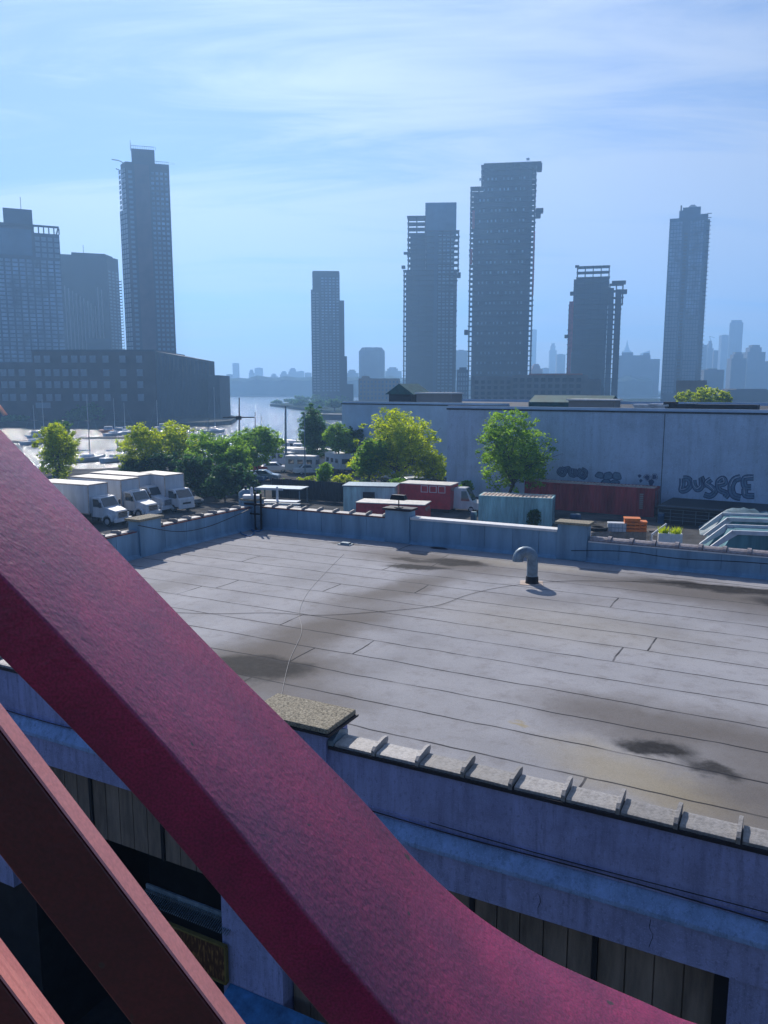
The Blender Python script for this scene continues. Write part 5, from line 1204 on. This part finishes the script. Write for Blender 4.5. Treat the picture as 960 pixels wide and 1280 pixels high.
for j in range(ny+1):
    for i in range(nx+1):
        x = 13*i/nx-1; y = 5*j/ny; e = min(1, 2.6*math.sin(math.pi*min(1, (i+.3)/nx*1.4 if i < nx*.7 else 1)/2))*math.sin(math.pi*j/ny)**.5 if 0 < j < ny and i > 0 else 0
        vs.append((x, y, max(0, e*(1.9+.5*noise.noise(Vector((x*.6, y*.7, 0)))+.18*noise.noise(Vector((x*2, y*2, 3)))))))
hp.add(vs, [(j*(nx+1)+i, j*(nx+1)+i+1, (j+1)*(nx+1)+i+1, (j+1)*(nx+1)+i) for j in range(ny) for i in range(nx)], smooth=True)
hp.build('tarpaulin', MT['tarp'] if False else mat('grey_blue_tarpaulin', (.10, .19, .24), .6, var=.4, scale=1.5, bump=.6, bscale=3), T)
# ================================================================ poles, masts and boats on the creek
def pole(px, pt, pb, Y, label, r=.12, arms=(), m='wood', name='utility_pole'):
    b = at(px, pb, Y); t = at(px, pt, Y)
    T = empty(name, (b.x, Y, 0 if Y < 125 else -1.6), 0, label, 'pole')
    z0 = T.location.z
    MB().tube([(0, 0, 0), (0, 0, (t.z-z0)*.5), (t.x-b.x, 0, t.z-z0)], [r, r*.85, r*.6], 8).build('shaft', MT[m], T)
    for (dz, l, rr) in arms: MB().box(-l*.5, l*.5, -.06, .06, t.z-z0-dz, t.z-z0-dz+rr).build('crossarm', MT[m], T)
    return T
pole(299, 497, 545, 128, 'tall dark pole with a crossarm standing against the bright water', .14, ((3.2, 5, .18), (3.5, .9, .6)), 'dark')
pole(319, 515, 545, 128, 'thin short mast right of the tall pole with crossarm', .09, (), 'dark')
pole(357, 507, 545, 122, 'thick grey pole with a slanted lamp head near the dark tree', .2, ((.1, 1.6, .12),), 'galv')
pole(381, 515, 562, 112, 'slim pale pole in front of the dark tree', .09, (), 'galv')
pole(260, 523, 560, 110, 'short grey pole rising from the creekside trees', .09, (), 'galv')
def sailboat(px, pt, pb, Y, label, boom=True, hull='white', lean=0):
    b = at(px, pb, Y); t = at(px+lean, pt, Y)
    T = empty('sailboat', (b.x, Y, -1.5), R(20+(px*13) % 50), label, 'sailboat', 'sailboats moored in the creek')
    L = 7.5; st = []
    hl = MB(); secs = [(-.5, .75, .9), (-.25, 1.1, .85), (0, 1.25, .85), (.25, .95, .95), (.42, .45, 1.1), (.5, .05, 1.2)]
    for (s, w, h) in secs: st.append([(s*L, -w, h), (s*L, -w*.6, .1), (s*L, 0, -.3), (s*L, w*.6, .1), (s*L, w, h)])
    vs = [p for s in st for p in s]; fs = [(i*5+j, i*5+j+1, (i+1)*5+j+1, (i+1)*5+j) for i in range(5) for j in range(4)]+[(i*5+4, i*5, (i+1)*5, (i+1)*5+4) for i in range(5)]+[(0, 4, 3, 2, 1)]
    hl.add(vs, fs).build('hull', MT[hull], T)
    MB().box(-1.2, 1.3, -.6, .6, .85, 1.35, c2=.12).build('cabin', MT['white'], T)
    mh = t.z+1.5
    MB().tube([(.6, 0, .9), (.6, 0, mh)], [.09, .06], 6).build('mast', MT['white'], T)
    if boom: MB().tube([(.6, 0, 2.1), (-2.6, 0, 2.2)], .09, 6).build('boom', MT['tarp'], T)
    rg_ = MB()
    for x in (L*.48, -L*.48): rg_.tube([(x, 0, 1.1), (.6, 0, mh-.2)], .018, 4)
    rg_.build('rigging', MT['galv'], T)
    MB().box(.55, .65, -.9, .9, mh*.6, mh*.6+.05).build('spreader', MT['galv'], T)
for a in [(42, 506, 552, 195, 'sailboat with a pale mast farthest left, behind the left leafy tree'), (53, 499, 548, 200, 'second sailboat from the left, its mast a bit taller'), (110, 493, 592, 150, 'sailboat with the tallest white mast, right of the left tree'),
          (142, 498, 540, 230, 'sailboat whose mast stands in front of the warehouse windows'), (154, 503, 540, 240, 'far sailboat with thin mast next to the boat clutter'), (196, 500, 545, 235, 'far sailboat whose mast stands at the warehouse corner'), (267, 484, 540, 245, 'far sailboat with thin mast before the corrugated gable'),
          (146, 533, 595, 150, 'small sailboat with a short mast on the glittering water'), (325, 520, 545, 210, 'distant sailboat on the bright open water')]: sailboat(*a)
def motorboat(px, py, label, rz, m='white', s=1.0):
    p = un(px, py, -1.5); T = empty('motorboat', p, rz, label, 'motorboat', 'motorboats along the creek')
    P = [(-3, -1.1), (2, -1.1), (4, 0), (2, 1.1), (-3, 1.1)]
    MB().prism([(x*s*.85, y*s*.8) for x, y in P], -.2, .5*s).prism([(x*s, y*s) for x, y in P], .5*s, .9*s).build('hull', MT[m], T)
    MB().box(-1.6*s, 1*s, -.8*s, .8*s, .9*s, 2.0*s, c2=.2).build('cabin', MT['white'], T); MB().box(-1.3*s, .82*s, -.71*s, .71*s, 1.3*s, 1.65*s).build('cabin_windows', MT['glassdark'], T)
for a in [(137, 541, 'orange-trimmed motorboat moored under the warehouse', R(10), 'orange'), (150, 543, 'white motorboat right of the orange-trimmed one', R(0)), (162, 541, 'white motorboat at the right end of the moored group', R(-8)),
          (205, 537, 'white motorboat moored below the corrugated gable', R(5)), (215, 539, 'second white motorboat below the corrugated gable', R(-12)), (47, 548, 'white motorboat between the two left masts', R(12)), (180, 546, 'low white motorboat in the open creek', R(20)), (250, 552, 'white motorboat close behind the creekside trees', R(-15))]: motorboat(*a)
for px, py, L, lb in ((20, 553, 24, 'floating dock at the left below the warehouse'), (170, 548, 30, 'long floating dock across the creek'), (225, 546, 18, 'short floating dock near the corrugated gable')):
    p = un(px, py, -1.5); T = empty('floating_dock', p, R(4), lb, 'dock')
    MB().box(-L/2, L/2, -1, 1, .2, .4).build('deck', MT['wood'], T); MB().box(-L/2, L/2, -.9, .9, -.2, .2).build('floats', MT['dark'], T)
cr = empty('crane_boom', (at(-4, 540, 270).x, 270, 0), 0, 'orange lattice crane boom at the far left bank', 'crane')
MB().tube([(-6, 0, 2), (-1, 0, 9), (3, 0, 3)], .5, 6).tube([(-6, 1.5, 2), (-1, 1.5, 9), (3, 1.5, 3)], .4, 6).build('boom', MT['orange'], cr); MB().box(-8, -3, -1.5, 2.5, 0, 2.4).build('cab', MT['orange'], cr)

gY = 'pallets and drums stacked in the yard behind the parapet'
PL = empty('pallet', (0, 0, 0), 0, 'x', 'pallet', gY)
pm = MB()
for k in range(5): pm.box(-.6, .6, -.5+k*.22, -.38+k*.22, .12, .145)
for x in (-.6, -.05, .5): pm.box(x, x+.1, -.5, .5, 0, .118)
pm.build('slats', MT['wood'], PL)
spots = [(712, 648, 62, 'pale pallet between the teal container and the right pier'), (818, 652, 66, 'pallet lying in front of the red container end'), (726, 646, 66, 'pallet behind the right pier cap'), (576, 650, 70, 'pallet near the nose of the pale van'), (428, 640, 75, 'pallet in front of the dark board fence')]
for k, (px, py, Y_, lb) in enumerate(spots):
    o = PL if k == 0 else copy_tree(PL)
    p = un(px, 664 if px > 560 else 655); o.location = (p.x, p.y, 0); o.rotation_euler.z = R(-20+k*17); o['label'] = lb
DR = empty('oil_drum', (0, 0, 0), 0, 'x', 'drum', gY)
MB().tube([(0, 0, 0), (0, 0, .3), (0, 0, .31), (0, 0, .6), (0, 0, .61), (0, 0, .9)], [.28, .28, .3, .28, .3, .28], 14).build('barrel', MT['carblue'], DR)
MB().tube([(0, 0, .9), (0, 0, .93)], .26, 14).build('lid', MT['galv'], DR)
for k, (px, py, lb) in enumerate([(716, 655, 'blue drum beside the teal container end'), (722, 655, 'second blue drum farther from the teal container'), (826, 654, 'blue drum against the red container end'), (592, 652, 'blue drum between pale van and teal container')]):
    o = DR if k == 0 else copy_tree(DR)
    p = un(px, py); o.location = (p.x, p.y, 0); o['label'] = lb
# ================================================================ trees
def leaves(lobes, n, size, seed, flat=.0):
    """n leaf quads spread through the shells and insides of lobes (x,y,z,rx,ry,rz)"""
    rs = np.random.RandomState(seed); vol = np.array([l[3]*l[4]*l[5] for l in lobes])**.75; pr = vol/vol.sum()
    nc = max(30, n//26); li = rs.choice(len(lobes), nc, p=pr); Lb = np.array(lobes)[li]
    d = rs.normal(size=(nc, 3)); d /= np.linalg.norm(d, axis=1)[:, None]; rad = rs.uniform(.25, 1, nc)**.45
    cen = Lb[:, :3]+d*rad[:, None]*Lb[:, 3:]*(1+rs.normal(0, .09, nc))[:, None]
    per = rs.randint(12, 40, nc); ci = np.repeat(np.arange(nc), per); m = len(ci)
    cr = rs.uniform(.16, .42, nc)*np.mean(Lb[:, 3:], axis=1)**.5
    p = cen[ci]+rs.normal(size=(m, 3))*cr[ci][:, None]*np.array([.62, .62, .38])
    a = rs.normal(size=(m, 3)); a[:, 2] *= .6; a /= np.linalg.norm(a, axis=1)[:, None]
    b = np.cross(a, rs.normal(size=(m, 3))); b /= np.linalg.norm(b, axis=1)[:, None]
    s = size*rs.uniform(.6, 1.35, m)[:, None]
    q = np.stack([p-a*s, p-b*s*.5+a*s*.05, p+a*s, p+b*s*.5+a*s*.05], axis=1).reshape(-1, 3)
    return q
def leafmesh(name, q, m, parent):
    k = len(q)//4; me = bpy.data.meshes.new(name); me.vertices.add(len(q)); me.vertices.foreach_set('co', q.astype(np.float32).ravel())
    me.loops.add(4*k); me.loops.foreach_set('vertex_index', np.arange(4*k, dtype=np.int32)); me.polygons.add(k)
    me.polygons.foreach_set('loop_start', np.arange(k, dtype=np.int32)*4)
    me.update(calc_edges=True); me.validate(); me.materials.append(m)
    o = bpy.data.objects.new(name, me); C.objects.link(o); o.parent = parent; return o
def tree(label, px, pt, pb, wpx, Y, m, n=5000, size=.2, seed=1, name='tree', trunk_r=.16, low=.2, lobes_n=8, cat='tree', group=None, zg=0.0, depth=None):
    """crown spans px +- wpx/2 and top pixel pt, crown bottom pixel pb at distance Y"""
    rn = random.Random(seed); c = at(px, pt, Y); zb = max(zg+.2, at(px, pb, Y).z); w = (at(px+wpx/2, pt, Y).x-at(px-wpx/2, pt, Y).x)/2; h = c.z-zb; dp = depth or w*.9
    T = empty(name, (c.x, Y, zg), 0, label, cat, group); zb -= zg
    lobes = [(0, 0, zb+h*.5, w*.6, dp*.6, h*.42)]
    for k in range(lobes_n):
        a = k*2.39996+rn.uniform(-.3, .3); rr = rn.uniform(.4, .72); zz = rn.uniform(.18, .85); s = rn.uniform(.26, .46)*(1.15-abs(zz-.45)*.7)
        lobes.append((w*rr*math.cos(a)*(1-.35*max(0, zz-.5)), dp*rr*math.sin(a), zb+h*zz, w*s, dp*s, h*s*.62))
    lobes.append((w*rn.uniform(-.2, .2), 0, zb+h*.86, w*.3, dp*.3, h*.17))
    for k in range(lobes_n):                       # loose sprays at the outline
        a = k*1.7+rn.uniform(0, 1); zz = rn.uniform(.1, 1.0); e = math.sqrt(max(.05, 1-(2*zz-1)**2*.8))
        lobes.append((w*.93*e*math.cos(a), dp*.93*e*math.sin(a), zb+h*zz*.97, w*.1, dp*.1, h*.08))
    # trunk and limbs
    mb = MB(); top = Vector((0, 0, zb+h*.55)); pts = [Vector((0, 0, -.2))]
    for k in range(1, 6): pts.append(Vector((rn.gauss(0, .06)*h*.3, rn.gauss(0, .06)*h*.3, top.z*k/5)))
    mb.tube(pts, [trunk_r*(1-.14*k) for k in range(6)], 8)
    for l in lobes[1:1+lobes_n]:
        s = pts[2+rn.randint(0, 2)]; e = Vector(l[:3]); mid = s.lerp(e, .5)+Vector((0, 0, -.15*h*.3))
        mb.tube([s, mid, e], [trunk_r*.45, trunk_r*.28, trunk_r*.1], 6)
        for q in range(2):
            e2 = e+Vector((rn.gauss(0, l[3]*.6), rn.gauss(0, l[4]*.6), rn.uniform(.2, .9)*l[5])); mb.tube([mid, e2], [trunk_r*.18, .015], 5)
    mb.build('trunk', MT['bark'], T)
    leafmesh('crown', leaves(lobes, int(n*1.0), size*.85, seed), m, T)
    return T
g = 'trees along the creek bank'
tree('leafy green tree at far left just above the maroon beam', 70, 531, 600, 64, 96, MT['leaf_y'], 9000, .19, 1, group=g)
tree('small pale tree top rising behind the far left tree', 72, 520, 560, 30, 118, MT['leaf_b'], 2500, .2, 2, group=g)
tree('yellow-green tree spreading right of the glittering water gap', 178, 531, 596, 66, 100, MT['leaf_y'], 8000, .19, 3, group=g)
tree('tree with yellowing top in front of the corrugated gable', 218, 529, 590, 76, 104, MT['leaf_y'], 9000, .19, 4, group=g)
tree('broad green tree behind the dark hedge', 262, 540, 605, 84, 98, MT['leaf_g'], 11000, .19, 5, group=g)
tree('green tree at the right end of the creekside row, by the water', 320, 532, 585, 74, 106, MT['leaf_g'], 11000, .19, 6, group=g)
tree('low green tree between the creekside row and the boat yard', 295, 556, 600, 50, 96, MT['leaf_g'], 7000, .19, 7, group=g)
g = 'dark bushes behind the box trucks'
for i, (px, pt, pb, w, Y, lb) in enumerate([(170, 572, 604, 52, 100, 'dark bush directly behind the trucks at left'), (205, 568, 618, 56, 97, 'dark bush behind the flat-nosed truck'), (243, 570, 628, 58, 90, 'dark bush right of the trucks'), (280, 578, 632, 56, 86, 'dark bush left of the parapet corner'), (305, 590, 624, 34, 90, 'dark bush next to the carport')]):
    tree(lb, px, pt, pb, w, Y, MT['leaf_d'], 9000, .2, 20+i, name='bush', low=0, trunk_r=.1, cat='bush', group=g)
tree('tall dark tree standing right of the open water', 390, 506, 572, 44, 122, MT['leaf_b'], 9000, .22, 9)
tree('dark green tree between the tall dark tree and the bright one', 422, 530, 566, 46, 116, MT['leaf_g'], 8000, .21, 10)
tree('deep green tree below the left edge of the pale building', 440, 533, 580, 34, 118, MT['leaf_d'], 4000, .21, 11)
tree('big bright yellow-green tree in front of the pale building', 497, 512, 600, 118, 98, MT['leaf_y'], 26000, .19, 12, trunk_r=.3, lobes_n=15)
tree('green tree at the lower left side of the big bright tree', 462, 548, 596, 48, 95, MT['leaf_g'], 9000, .19, 13)
tree('small green tree touching the wall corner', 541, 566, 600, 34, 96, MT['leaf_y'], 3500, .18, 14)
tree('leafy green tree in front of the whitewashed wall', 643, 513, 617, 100, 81, MT['leaf_g'], 16000, .17, 15, trunk_r=.22, lobes_n=13)
g = 'small bushes in the yards'
for i, (px, pt, pb, w, Y, m, lb) in enumerate([(405, 577, 606, 22, 88, 'leaf_g', 'conical dark bush before the campers'), (432, 592, 612, 40, 90, 'leaf_y', 'yellowish bush right of the campers'), (385, 596, 614, 34, 90, 'leaf_y', 'low yellowish bush behind the dark fence'), (357, 600, 614, 26, 92, 'leaf_g', 'low green bush behind the carport'),
        (498, 598, 622, 50, 88, 'leaf_g', 'green bush under the big bright tree'), (523, 608, 624, 24, 86, 'leaf_y', 'small yellow-green bush right of the red boxes'), (545, 604, 620, 24, 90, 'leaf_g', 'small bush at the wall corner'), (582, 602, 616, 22, 88, 'leaf_g', 'small spiky bush against the whitewashed wall'),
        (667, 637, 656, 16, 70, 'leaf_d', 'small dark shrub in front of the teal container'), (455, 598, 616, 40, 90, 'leaf_d', 'dark bush behind the dark fence end')]):
    tree(lb, px, pt, pb, w, Y, MT[m], 2600, .15, 40+i, name='bush', cat='bush', group=g, trunk_r=.05, lobes_n=6)
g = 'tree tops above the whitewashed building'
for i, (px, pt, w, lb) in enumerate([(862, 488, 34, 'tree top below the brown brick box'), (884, 483, 40, 'highest tree top right of the brown brick box'), (903, 489, 26, 'small tree top at the right of the rooftop trees')]):
    tree(lb, px, pt, 512, w, 150, MT['leaf_y'], 3500, .25, 60+i, group=g)
g = 'trees on the far bank below the warehouse'
for i, (px, pt, w, Y) in enumerate([(112, 505, 40, 262), (95, 512, 34, 266), (20, 520, 44, 262)]):
    tree(['large round dark tree below the warehouse windows', 'smaller dark tree left of the round one on the far bank', 'dark tree on the far left bank by the crane'][i], px, pt, 538, w, Y+28, MT['leaf_b'], 3500, .5, 70+i, group=g)
g = 'shoreline bushes at the foot of the stepped tower'
for i, (px, pt, w, Y, lb) in enumerate([(362, 499, 18, 660, 'leftmost shoreline bush on the point'), (378, 495, 22, 640, 'shoreline bush left of the stepped tower'), (400, 493, 30, 600, 'shoreline trees before the stepped tower'), (425, 494, 26, 560, 'shoreline trees right of the stepped tower'), (346, 500, 14, 620, 'smallest bush at the tip of the point'), (372, 500, 26, 540, 'bushes on the near side of the point'), (396, 499, 30, 480, 'broad waterside bushes in front of the stepped tower'), (418, 500, 28, 420, 'nearest waterside bushes beside the pale building')]):
    tree(lb, px, pt, 510 if i > 4 else 506, w, Y, MT['leaf_b'], 2800, .8, 80+i, group=g, trunk_r=.5)
# climbing plants on the teal container: shallow leafy sprays
# dark low buildings on the point
for px, py, Y, w, lb in ((420, 520, 300, 12, 'low pier shed right of the dark tree'),):
    p = at(px, 495, Y); T = empty('pier_shed', (p.x, Y, 0), R(-20), lb, 'shed')
    MB().box(-w/2, w/2, 0, 8, 0, 2).build('wall', MT['conc'], T); MB().box(-w/2-.4, w/2+.4, -.4, 8.4, 2, 2.3).build('roof', MT['conc'], T)
# ================================================================ air
hz = MB().box(-4100, 4100, -300, 3100, -3.8, 330).build('haze', MT['white'])
hz.data.materials.clear(); m = bpy.data.materials.new('hazy_air'); m.use_nodes = True; nt = m.node_tree; nt.nodes.remove(nt.nodes['Principled BSDF'])
pv = N(nt, 'ShaderNodeVolumePrincipled'); pv.inputs['Color'].default_value = HAZE_COL; pv.inputs['Density'].default_value = HAZE_D; pv.inputs['Anisotropy'].default_value = HAZE_G
nt.links.new(pv.outputs[0], nt.nodes['Material Output'].inputs['Volume']); hz.data.materials.append(m); tag(hz, kind='stuff')
m.cycles.volume_sampling = 'MULTIPLE_IMPORTANCE' if hasattr(m, 'cycles') else None
# ================================================================ light, sky, camera
SUN_AZ, SUN_EL = -17.0, 36.5       # degrees: west of straight ahead, height
sd = Vector((math.sin(R(SUN_AZ))*math.cos(R(SUN_EL)), math.cos(R(SUN_AZ))*math.cos(R(SUN_EL)), math.sin(R(SUN_EL))))
ld = bpy.data.lights.new('sun', 'SUN'); ld.energy = SUN_E; ld.angle = R(.53); ld.color = SUN_C
lo = bpy.data.objects.new('sun', ld); C.objects.link(lo); lo.rotation_euler = sd.to_track_quat('Z', 'Y').to_euler(); lo.location = (-30, 60, 60)
wd = bpy.data.worlds.new('World'); S.world = wd; wd.use_nodes = True; nt = wd.node_tree; L = nt.links.new
bg = nt.nodes['Background']; bg.inputs['Strength'].default_value = SKY_S
sk = N(nt, 'ShaderNodeTexSky', sky_type='NISHITA'); sk.sun_disc = False; sk.sun_elevation = R(SUN_EL); sk.sun_rotation = R(SUN_AZ); sk.air_density = 1.0; sk.dust_density = .25; sk.ozone_density = 5.0; sk.altitude = 0
tc = N(nt, 'ShaderNodeTexCoord'); sx = N(nt, 'ShaderNodeSeparateXYZ'); L(tc.outputs['Generated'], sx.inputs[0])
def wm(op, a, b=None, c=None):
    n = N(nt, 'ShaderNodeMath', operation=op)
    for i, v in enumerate((a, b, c)):
        if v is None: continue
        if isinstance(v, (int, float)): n.inputs[i].default_value = v
        else: L(v, n.inputs[i])
    return n.outputs[0]
den = wm('ADD', wm('MAXIMUM', sx.outputs[2], 0.0), .16)
cb = N(nt, 'ShaderNodeCombineXYZ'); L(wm('DIVIDE', sx.outputs[0], den), cb.inputs[0]); L(wm('DIVIDE', sx.outputs[1], den), cb.inputs[1])
mp = N(nt, 'ShaderNodeMapping'); mp.inputs['Scale'].default_value = CLOUD_S; mp.inputs['Rotation'].default_value = (0, 0, R(-12)); mp.inputs['Location'].default_value = CLOUD_OFF
L(cb.outputs[0], mp.inputs[0])
n1 = N(nt, 'ShaderNodeTexNoise'); n1.inputs['Scale'].default_value = .75; n1.inputs['Detail'].default_value = 9; n1.inputs['Roughness'].default_value = .52; n1.inputs['Distortion'].default_value = .35
L(mp.outputs[0], n1.inputs['Vector'])
mpb = N(nt, 'ShaderNodeMapping'); mpb.inputs['Scale'].default_value = (1.1, 4.5, 1); mpb.inputs['Rotation'].default_value = (0, 0, R(9)); mpb.inputs['Location'].default_value = CLOUD_OFF
L(cb.outputs[0], mpb.inputs[0])
nb = N(nt, 'ShaderNodeTexNoise'); nb.inputs['Scale'].default_value = .8; nb.inputs['Detail'].default_value = 10; nb.inputs['Roughness'].default_value = .6; nb.inputs['Distortion'].default_value = .8
L(mpb.outputs[0], nb.inputs['Vector'])
mr = N(nt, 'ShaderNodeMapRange', interpolation_type='SMOOTHSTEP'); mr.inputs['From Min'].default_value = .42; mr.inputs['From Max'].default_value = .58; mr.inputs['To Max'].default_value = .85; mr.inputs['To Min'].default_value = .2
L(wm('MULTIPLY_ADD', n1.outputs['Fac'], .62, wm('MULTIPLY', nb.outputs['Fac'], .38)), mr.inputs['Value'])
# clouds brighten towards the sun
dt = N(nt, 'ShaderNodeVectorMath', operation='DOT_PRODUCT'); L(tc.outputs['Generated'], dt.inputs[0]); dt.inputs[1].default_value = sd
gl = wm('POWER', wm('MAXIMUM', dt.outputs['Value'], 0.0), 9.0)
cc = N(nt, 'ShaderNodeVectorMath', operation='SCALE'); cc.inputs[0].default_value = CLOUD_C; L(wm('MULTIPLY_ADD', gl, CLOUD_G, 1.0), cc.inputs['Scale'])
mx = N(nt, 'ShaderNodeMix', data_type='RGBA'); 
ahead = N(nt, 'ShaderNodeMapRange', interpolation_type='SMOOTHSTEP'); ahead.inputs['From Min'].default_value = -.2; ahead.inputs['From Max'].default_value = .6; ahead.inputs['To Min'].default_value = .05
L(sx.outputs[1], ahead.inputs['Value']); L(wm('MULTIPLY', mr.outputs[0], ahead.outputs[0]), mx.inputs['Factor']); tn = N(nt, 'ShaderNodeVectorMath', operation='MULTIPLY'); tn.inputs[1].default_value = (.66, .79, 1.05); L(sk.outputs[0], tn.inputs[0]); L(tn.outputs[0], mx.inputs['A']); L(cc.outputs[0], mx.inputs['B'])
L(mx.outputs['Result'], bg.inputs['Color'])
cd = bpy.data.cameras.new('camera'); co = bpy.data.objects.new('camera', cd); C.objects.link(co); S.camera = co
co.location = (0, 0, H); co.rotation_euler = (R(90)-TH, 0, 0)
cd.sensor_fit = 'VERTICAL'; cd.sensor_height = 24; cd.lens = 24*F/1280; cd.clip_end = 20000; cd.clip_start = .05
S.view_settings.view_transform = 'Standard'; S.view_settings.look = 'None'; S.view_settings.exposure = EXPO; S.view_settings.gamma = 1
S.render.engine = 'CYCLES'; S.cycles.use_denoising = True; S.cycles.max_bounces = 7; S.cycles.volume_bounces = 1; S.cycles.transparent_max_bounces = 8
S.cycles.diffuse_bounces = 3; S.cycles.sample_clamp_indirect = 8
S.render.use_persistent_data = False
